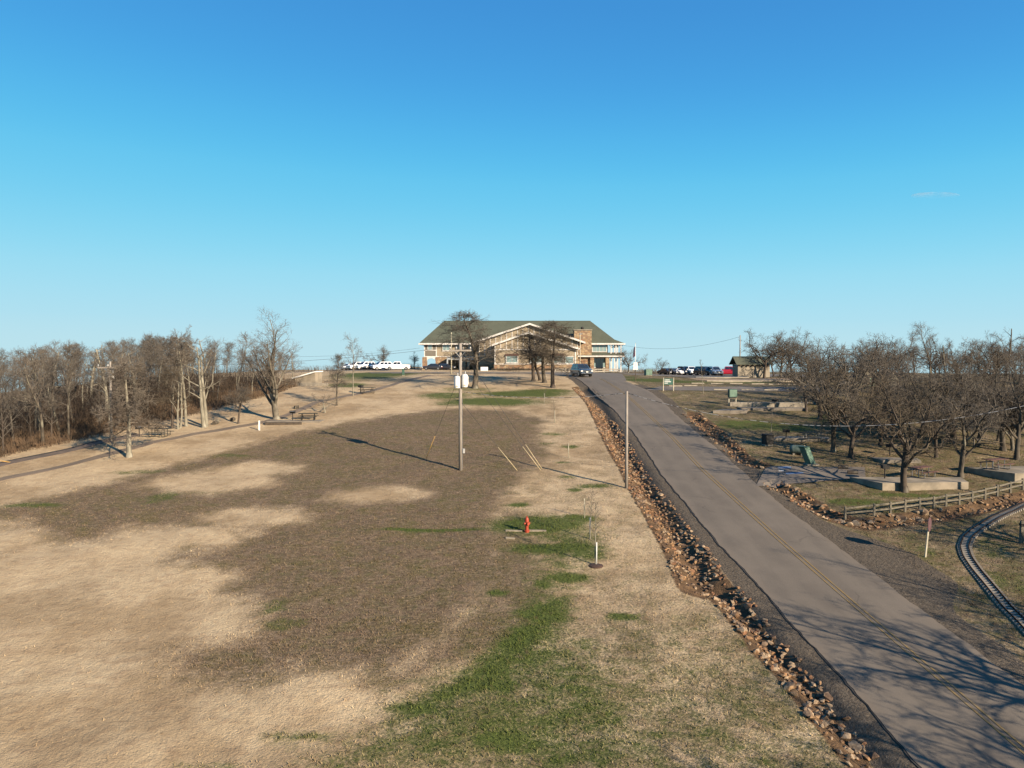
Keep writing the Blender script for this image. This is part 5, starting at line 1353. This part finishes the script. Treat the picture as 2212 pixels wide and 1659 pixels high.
block('concrete_platform', 'right-hand concrete picnic platform at the frame edge', 'platform', [(2192, 1043), (2290, 1040), (2260, 1010), (2085, 1018)], .15, .3, 'concrete_warm')
block('concrete_slab', 'thin concrete picnic slab behind the leaning green bin', 'slab', [(1668, 953), (1793, 955), (1788, 946), (1682, 943)], .03, .2, 'slab')
block('concrete_slab', 'thin grey pad on the upper lawn right of the road', 'slab', [(1540, 893), (1612, 893), (1618, 886), (1560, 884)], .02, .2, 'slab')
block('low_wall', 'pale low concrete wall crossing the upper lawn', 'wall', [(1577, 878), (1742, 881), (1742, 878.6), (1577, 876)], .38, .2, 'concrete')
block('picnic_pad', 'grey picnic pad below the pale low wall', 'slab', [(1600, 886), (1745, 889), (1745, 882.5), (1590, 880)], .02, .2, 'slab')
block('concrete_slab', 'concrete slab among the grove trees', 'slab', [(1905, 1000), (1990, 1002), (1980, 990), (1880, 988)], .03, .2, 'slab')
block('timber_edge', 'long timber edging beam below the left slope picnic table', 'edging', [(572, 918), (652, 917.5), (652, 914.5), (572, 915)], .16, .2, 'brown_wood')
block('picnic_pad', 'gravel pad under the left slope picnic table', 'slab', [(575, 914.3), (690, 912), (705, 905), (600, 906)], -.05, .3, 'slab')
v = on(560, 929); t = MB().bar((0, 0, -.2), (0, 0, .95), .13).build('marker_post', M['white'], None, bevel=.01); t.location = v; tag(t, 'short white marker post left of the timber edging', 'post')
# logs lying as edging near the wood
for i, (x0, y0, x1, y1) in enumerate(((500, 910, 505, 908), (462, 917, 470, 914), (636, 884, 645, 883))):
    a = on(x0, y0); b = on(x1, y1); o = MB().tube([(0, 0, .14), (b - a) + Vector((0, 0, .14))], .22, 9).build('log', M['bark'], None); o.location = a
    tag(o, ('short log section by the dark tree', 'short log section by the white-barked tree', 'short log section beside the footpath')[i], 'log', 'logs on the left slope')
wsm = MB().prism([(-.09, 0), (.09, 0), (.06, .13), (-.06, .13)], -.9, .9).mesh('wheel_stop', M['concrete'])
stops = Z4([(720, 673), (885, 668), (962, 641), (1172, 641), (1380, 646), (1615, 647), (1800, 651), (2010, 655), (1210, 713), (1510, 710), (1760, 713), (1998, 713)])
for i, p in enumerate(stops):
    v = on(*p); o = inst('wheel_stop', wsm); o.location = v + Vector((0, 0, .03)); o.rotation_euler = (0, 0, math.pi / 2 + .02)
    tag(o, 'concrete wheel stop %s of the upper right parking lot' % ('along the far side' if i < 8 else 'along the near side'), 'wheel stop', 'wheel stops, far side' if i < 8 else 'wheel stops, near side')
kb = block('kerb', 'pale kerb line before the sandy pad and shed', 'kerb', Z4([(1060, 616), (2110, 616), (2110, 610), (1060, 610)]), .10, .2, 'concrete')
block('kerb', 'pale kerb line in front of the tan shed wall', 'kerb', Z4([(940, 575), (1520, 578), (1520, 573), (940, 570)]), .10, .2, 'concrete')
for px, py, lb in ((1821, 1013, 'left dark log on the far edge of the painted pad'), (1842, 1024, 'right dark log on the painted pad')):
    v = on(px, py); o = MB().tube([(-.35, .1, .12), (.35, -.1, .12)], .15, 9).build('log', M['bark_dark'], None); o.location = v + Vector((0, 0, .04)); tag(o, lb, 'log', 'logs on the painted pad')

# ------------------------------------------------------------------ bins, boards, boxes
v = on(1752, 1003)
t = thing('trash_bin', 'green box-shaped bin leaning left on a small concrete base', 'bin', v, 0.0)
MB().box(-.5, .5, -.42, .42, -.15, .06).build('base', M['concrete'], t, bevel=.01)
def leanbox(hx, hy, z0, z1, yaw=.62, k=.42):
    vs = []
    for z in (z0, z1):
        for sx, sy_ in ((-1, -1), (1, -1), (1, 1), (-1, 1)):
            a, b = sx * hx, sy_ * hy
            vs.append((a * math.cos(yaw) - b * math.sin(yaw) - k * z, a * math.sin(yaw) + b * math.cos(yaw), z))
    return MB().add(vs, [(0, 3, 2, 1), (4, 5, 6, 7), (0, 1, 5, 4), (1, 2, 6, 5), (2, 3, 7, 6), (3, 0, 4, 7)])
leanbox(.33, .27, .06, 1.36).build('body', M['green_light'], t, bevel=.02)
leanbox(.36, .30, 1.362, 1.45).build('lid', M['green_box'], t, bevel=.01)
v = on(1724, 981)
t = thing('storage_tank', 'horizontal green tank with a cream end lying on the picnic lawn', 'tank', v, -.35)
prof = [(-.70, .05), (-.66, .22), (-.55, .34), (-.4, .38), (.46, .38)]
mb = MB(); k = 16
for x, r in prof:
    for j in range(k): a = 2 * math.pi * j / k; mb.v.append((x, r * math.cos(a), .42 + r * math.sin(a)))
for i in range(len(prof) - 1):
    for j in range(k): mb.f.append((i * k + j, i * k + (j + 1) % k, (i + 1) * k + (j + 1) % k, (i + 1) * k + j))
mb.f.append(tuple(range(k))); mb.build('shell', M['tank_green'], t, smooth=True)
mb = MB(); prof = [(.46, .385), (.56, .36), (.64, .26), (.68, .10), (.685, .02)]
for x, r in prof:
    for j in range(k): a = 2 * math.pi * j / k; mb.v.append((x, r * math.cos(a), .42 + r * math.sin(a)))
for i in range(len(prof) - 1):
    for j in range(k): mb.f.append((i * k + j, i * k + (j + 1) % k, (i + 1) * k + (j + 1) % k, (i + 1) * k + j))
mb.f.append(tuple(range((len(prof) - 1) * k, len(prof) * k))); en = mb.build('end_cap', M['tank_end'], t, smooth=True)
MB().tube([(.66, 0, .42), (.72, 0, .42)], .05, 8).build('valve', M['dark_metal'], en)
for x in (-.35, .3): MB().box(x - .08, x + .08, -.3, .3, -.1, .12).build('saddle', M['concrete'], t)
def greenbox(px, py, w, d, h, label, matn='green_light', dy=None):
    v = on(px, py)
    if dy: q = at(px, py, dy); v = Vector((q.x, q.y, ground(q.x, q.y)))
    t = thing('utility_cabinet', label, 'cabinet', v, .2)
    MB().box(-w / 2, w / 2, -d / 2, d / 2, -.1, .08).build('base', M['concrete'], t); MB().box(-w / 2, w / 2, -d / 2, d / 2, .08, h).build('body', M[matn], t, bevel=.03); MB().box(-w * .45, w * .45, -d / 2 - .02, -d / 2 - .001, .15, h * .9).build('door', M[matn], t)
greenbox(1400, 808, 1.1, .9, 1.05, 'pale green utility cabinet at the right end of the timber rail', dy=122)
greenbox(871, 812, .4, .4, 1.0, 'small dark green bin left of the lodge drive', 'green_box')
greenbox(1658, 962, .8, .7, 1.0, 'dark bin standing left of the concrete picnic slab', 'dark_metal')
v = on(1582, 876)
t = thing('notice_box', 'green box board on two pale legs standing on the upper lawn', 'notice box', v, .12)
MB().box(-.48, .48, -.22, .22, .95, 1.85).build('cabinet', M['green_box'], t, bevel=.02); MB().box(-.43, .43, -.245, -.222, 1.02, 1.80).build('panel', M['green_light'], t); MB().box(-.40, .40, -.2, .2, .86, .948).build('underframe', M['dark_metal'], t)
for x in (-.42, .42): MB().bar((x, 0, -.35), (x, 0, .9), .08).build('leg', M['cream'], t)
v = on(1443.5, 844)
t = thing('notice_board', 'green notice board with three lines of white lettering between wooden posts', 'sign', v, .05)
for x in (-.66, .66): MB().tube([(x, 0, -.2), (x, 0, .9), (x + .03, 0, 1.68)], [.075, .07, .05], 8).build('post', M['cream'], t)
MB().box(-.58, .58, -.03, .03, .78, 1.56).build('board', M['sign_green'], t)
r = random.Random(3)
for zc, x1, hh in ((1.38, .18, .12), (1.16, .34, .13), (.96, -.06, .10)):
    x = -.50; mb = MB()
    while x < x1:
        w = r.uniform(.035, .06); mb.box(x, x + w, -.042, -.0305, zc - hh / 2 * r.uniform(.7, 1), zc + hh / 2 * r.uniform(.7, 1)); x += w + .018
    mb.build('lettering', M['white'], t)
v = at(1372.5, 821, 104); v.z = ground(v.x, v.y); q = at(1372.5, 783, 104).z - v.z
t = thing('road_sign', 'white upright road sign on a brown post at the crest', 'sign', v)
MB().bar((0, 0, -.3), (0, 0, q), .09).build('post', M['brown_wood'], t); s_ = MB().box(-.28, .28, -.07, -.05, q - .80, q).build('plate', M['white'], t)
MB().box(-.36, .36, -.07, -.05, q - 1.02, q - .84).build('lower_plate', M['white'], t)
for x0, x1, z0, z1 in ((-.14, .14, .12, .15), (-.02, .03, .15, .55), (-.14, -.10, .3, .55), (.11, .15, .3, .55), (-.16, .16, .58, .60)): MB().box(x0, x1, -.078, -.0705, q - z1, q - z0).build('symbol', M['porcelain'], s_)
v = at(1372.5, 800, 150); v.z = ground(v.x, v.y); q = at(1372.5, 742, 150).z - v.z
t = thing('flagpole', 'white flagpole with a dark hanging flag right of the lodge', 'flagpole', v)
MB().tube([(0, 0, -.2), (0, 0, q)], [.06, .035], 8).build('mast', M['white'], t, smooth=True); MB().lathe([(.02, q), (.08, q + .06), (.02, q + .14)], 8).build('finial', M['cream'], t)
mb = MB()
for i in range(9):
    z = q - .5 - i * .26
    for j in range(4): mb.v.append((-.06 - j * .10 * (1 + i * .07), .06 * math.sin(j * 2.2 + i * .5), z - j * .14))
for i in range(8):
    for j in range(3): a = i * 4 + j; mb.f.append((a, a + 1, a + 5, a + 4))
f_ = mb.build('flag', M['flag'], t, smooth=True); sm = f_.modifiers.new('thickness', 'SOLIDIFY'); sm.thickness = .01

# ------------------------------------------------------------------ small buildings
M['shed_wall'] = siding('tan_shed_boards', (0.40, 0.34, 0.255), (0.36, 0.305, 0.23), 3.0)
v0 = on(1594, 813.5); v1 = on(1668, 817); 
sy = (v0.y + v1.y) / 2; x0 = (1594 - 1106) / FOC * sy; x1 = (1668 - 1106) / FOC * sy; zt = at(1630, 786, sy).z; zr_ = at(1630, 771, sy + 1.4).z
v = Vector((x0, sy, min(ground(x0, sy), ground(x1, sy)) - .1)); W_ = x1 - x0 - .3; hw = zt - v.z; hr = zr_ - v.z
t = thing('shed', 'small tan shed with a green gabled roof and notched eaves', 'shed', v, .06)
MB().box(0, W_, 0, 2.8, -.2, hw).build('wall', M['shed_wall'], t)
MB().prism([(0, hw + .01), (2.8, hw + .01), (1.4, hr - .12)], W_ - .12, W_ - .02, 'x').build('gable_panel', M['trim'], t)
rf = MB().prism([(-.55, hw - .16), (1.4, hr), (3.35, hw - .16), (3.35, hw - .06), (1.4, hr + .12), (-.55, hw - .06)], -.5, W_ + .4, 'x').build('roof', M['roof'], t)
MB().bar((W_ + .42, -.55, hw - .1), (W_ + .42, 1.4, hr + .06), .05, .2).bar((W_ + .42, 3.35, hw - .1), (W_ + .42, 1.4, hr + .06), .05, .2).build('barge_board', M['cream'], rf)
for i in range(7):
    x = .1 + i * W_ / 7
    MB().prism([(x, hw - .19), (x + .42, hw - .19), (x + .33, hw - .36), (x + .09, hw - .36)], -.53, -.48).build('eave_notch', M['brown_wood'], rf)
MB().box(W_ * .52, W_ * .52 + .06, -.05, -.002, 0, hw - .3).build('downpipe', M['steel'], t)
MB().box(W_ + .02, W_ + .09, .2, 2.6, 0, hw - .05).build('door', M['white'], t)
# playground towers half hidden in the grove
def tower(px, py, top, label, wdt):
    v = on(px, py); h = at(px, top, v.y).z - v.z
    t = thing('play_tower', label, 'play tower', v, .35, 'playground towers')
    e_ = h - 1.05
    for sx in (-1, 1):
        for sy_ in (-1, 1): MB().box(sx * wdt - .06, sx * wdt + .06, sy_ * wdt - .06, sy_ * wdt + .06, -.2, e_).build('post', M['fence_wood'], t)
    MB().box(-wdt - .06, wdt + .06, -wdt - .06, wdt + .06, 1.1, 1.22).build('deck', M['fence_wood'], t)
    rf = MB().prism([(-wdt - .35, e_), (0, h), (wdt + .35, e_), (wdt + .35, e_ - .1), (0, h - .12), (-wdt - .35, e_ - .1)], -wdt - .25, wdt + .25).build('roof', M['table_wood'], t)
    MB().prism([(-wdt, e_ - .1), (0, h - .2), (wdt, e_ - .1)], -wdt - .02, -wdt + .05).build('gable_panel', M['cream'], rf)
    return t
tw = tower(1863, 846, 797, 'play tower with a gabled roof, left of the green slide wall in the grove', .8)
tower(1918, 850, 800, 'second gabled play tower, right of the green slide wall', .8)
v = on(1892, 842)
t = thing('climbing_wall', 'green climbing panel between the two play towers', 'play panel', v, .1)
MB().box(-1.1, 1.1, -.05, .05, .45, 1.5).build('panel', M['green_light'], t, bevel=.02)
for x in (-1.1, 1.1): MB().box(x - .06, x + .06, -.07, .07, -.2, 1.6).build('post', M['fence_wood'], t)
# stone hut left of the parked cars
v = on(660, 832)
t = thing('stone_hut', 'low pale stone hut with a slanted white roof behind the left-hand trees', 'hut', v, -.1)
MB().prism([(-1.5, -.4), (1.35, -.4), (1.35, 1.75), (-1.5, .95)], 0, 2.6).build('wall', M['concrete_warm'], t)
MB().prism([(-1.8, .88), (1.45, 1.79), (1.45, 1.95), (-1.8, 1.04)], -.25, 2.8).build('roof', M['white'], t)
MB().prism([(-2.6, -.4), (3.3, -.4), (3.3, .35), (-2.6, .35)], -.7, -.25).build('front_wall', M['concrete'], t)
MB().box(-2.6, -1.7, -.2, 1.6, -.3, .9).build('side_wall', M['brown_wood'], t)
v = on(1046, 797); t = MB().box(-.8, .8, -.3, .3, -.2, .85).build('equipment_box', M['white'], None, bevel=.04); q = at(1046, 797, 160); t.location = (q.x, 160, ground(q.x, 160)); tag(t, 'white equipment box at the foot of the shaded lodge wall', 'box')
# low dark hedge at the foot of the lodge front
def hspot(r): return (r.uniform(-4.5, 14.5), LY - 13.9 + r.uniform(-.5, .5))
brush('hedge', 'dark leafless hedge along the foot of the lodge gable', hspot, 420, (.4, .8), M['twig_dark'], 12)
# distant scrub on the hilltop rim
def rspot(r):
    x = r.choice((r.uniform(-60, -25), r.uniform(28, 80), r.uniform(28, 60))); return (x, r.uniform(188, 204))
brush('scrub', 'low leafless scrub along the hilltop rim behind the parking lots', rspot, 900, (.8, 2.0), M['twig'], 14)

# ------------------------------------------------------------------ the one wisp of cloud
def cloud():
    c = at(2022, 396, 6000)
    mb = MB(); n, k = 18, 10
    for i in range(1, k):
        a = math.pi * i / k
        for j in range(n):
            b = 2 * math.pi * j / n; mb.v.append((math.sin(a) * math.cos(b) * 640, math.sin(a) * math.sin(b) * 400, math.cos(a) * 105))
    for i in range(k - 2):
        for j in range(n): mb.f.append((i * n + j, i * n + (j + 1) % n, (i + 1) * n + (j + 1) % n, (i + 1) * n + j))
    mb.f.append(tuple(range(n))); mb.f.append(tuple(reversed(range((k - 2) * n, (k - 1) * n))))
    m = bpy.data.materials.new('thin_cloud'); m.use_nodes = True; nt = m.node_tree; nt.nodes.clear()
    out = nt.nodes.new('ShaderNodeOutputMaterial'); pv = nt.nodes.new('ShaderNodeVolumePrincipled'); pv.inputs['Color'].default_value = (.80, .93, 1.0, 1); pv.inputs['Anisotropy'].default_value = -0.35
    v = objvec(nt, (1 / 640, 1 / 400, 1 / 105)); ln = nt.nodes.new('ShaderNodeVectorMath'); ln.operation = 'LENGTH'; nt.links.new(v, ln.inputs[0])
    fall = mrange(nt, ln.outputs['Value'], 0.98, 0.25)
    nz = noise(nt, objvec(nt, (0.0055, 0.003, 0.035)), 1.0, 4.0, 0.6, 1.2)
    d = mth(nt, 'MULTIPLY', mth(nt, 'MULTIPLY', fall, mrange(nt, nz, 0.40, 0.66)), 0.0062)
    nt.links.new(d, pv.inputs['Density']); nt.links.new(pv.outputs[0], out.inputs['Volume'])
    o = mb.build('cloud', m, None, smooth=True); o.location = c; o.rotation_euler = (0, 0.03, 0.1)
    tag(o, 'single thin wisp of white cloud in the upper right sky', 'cloud', kind='stuff')
cloud()
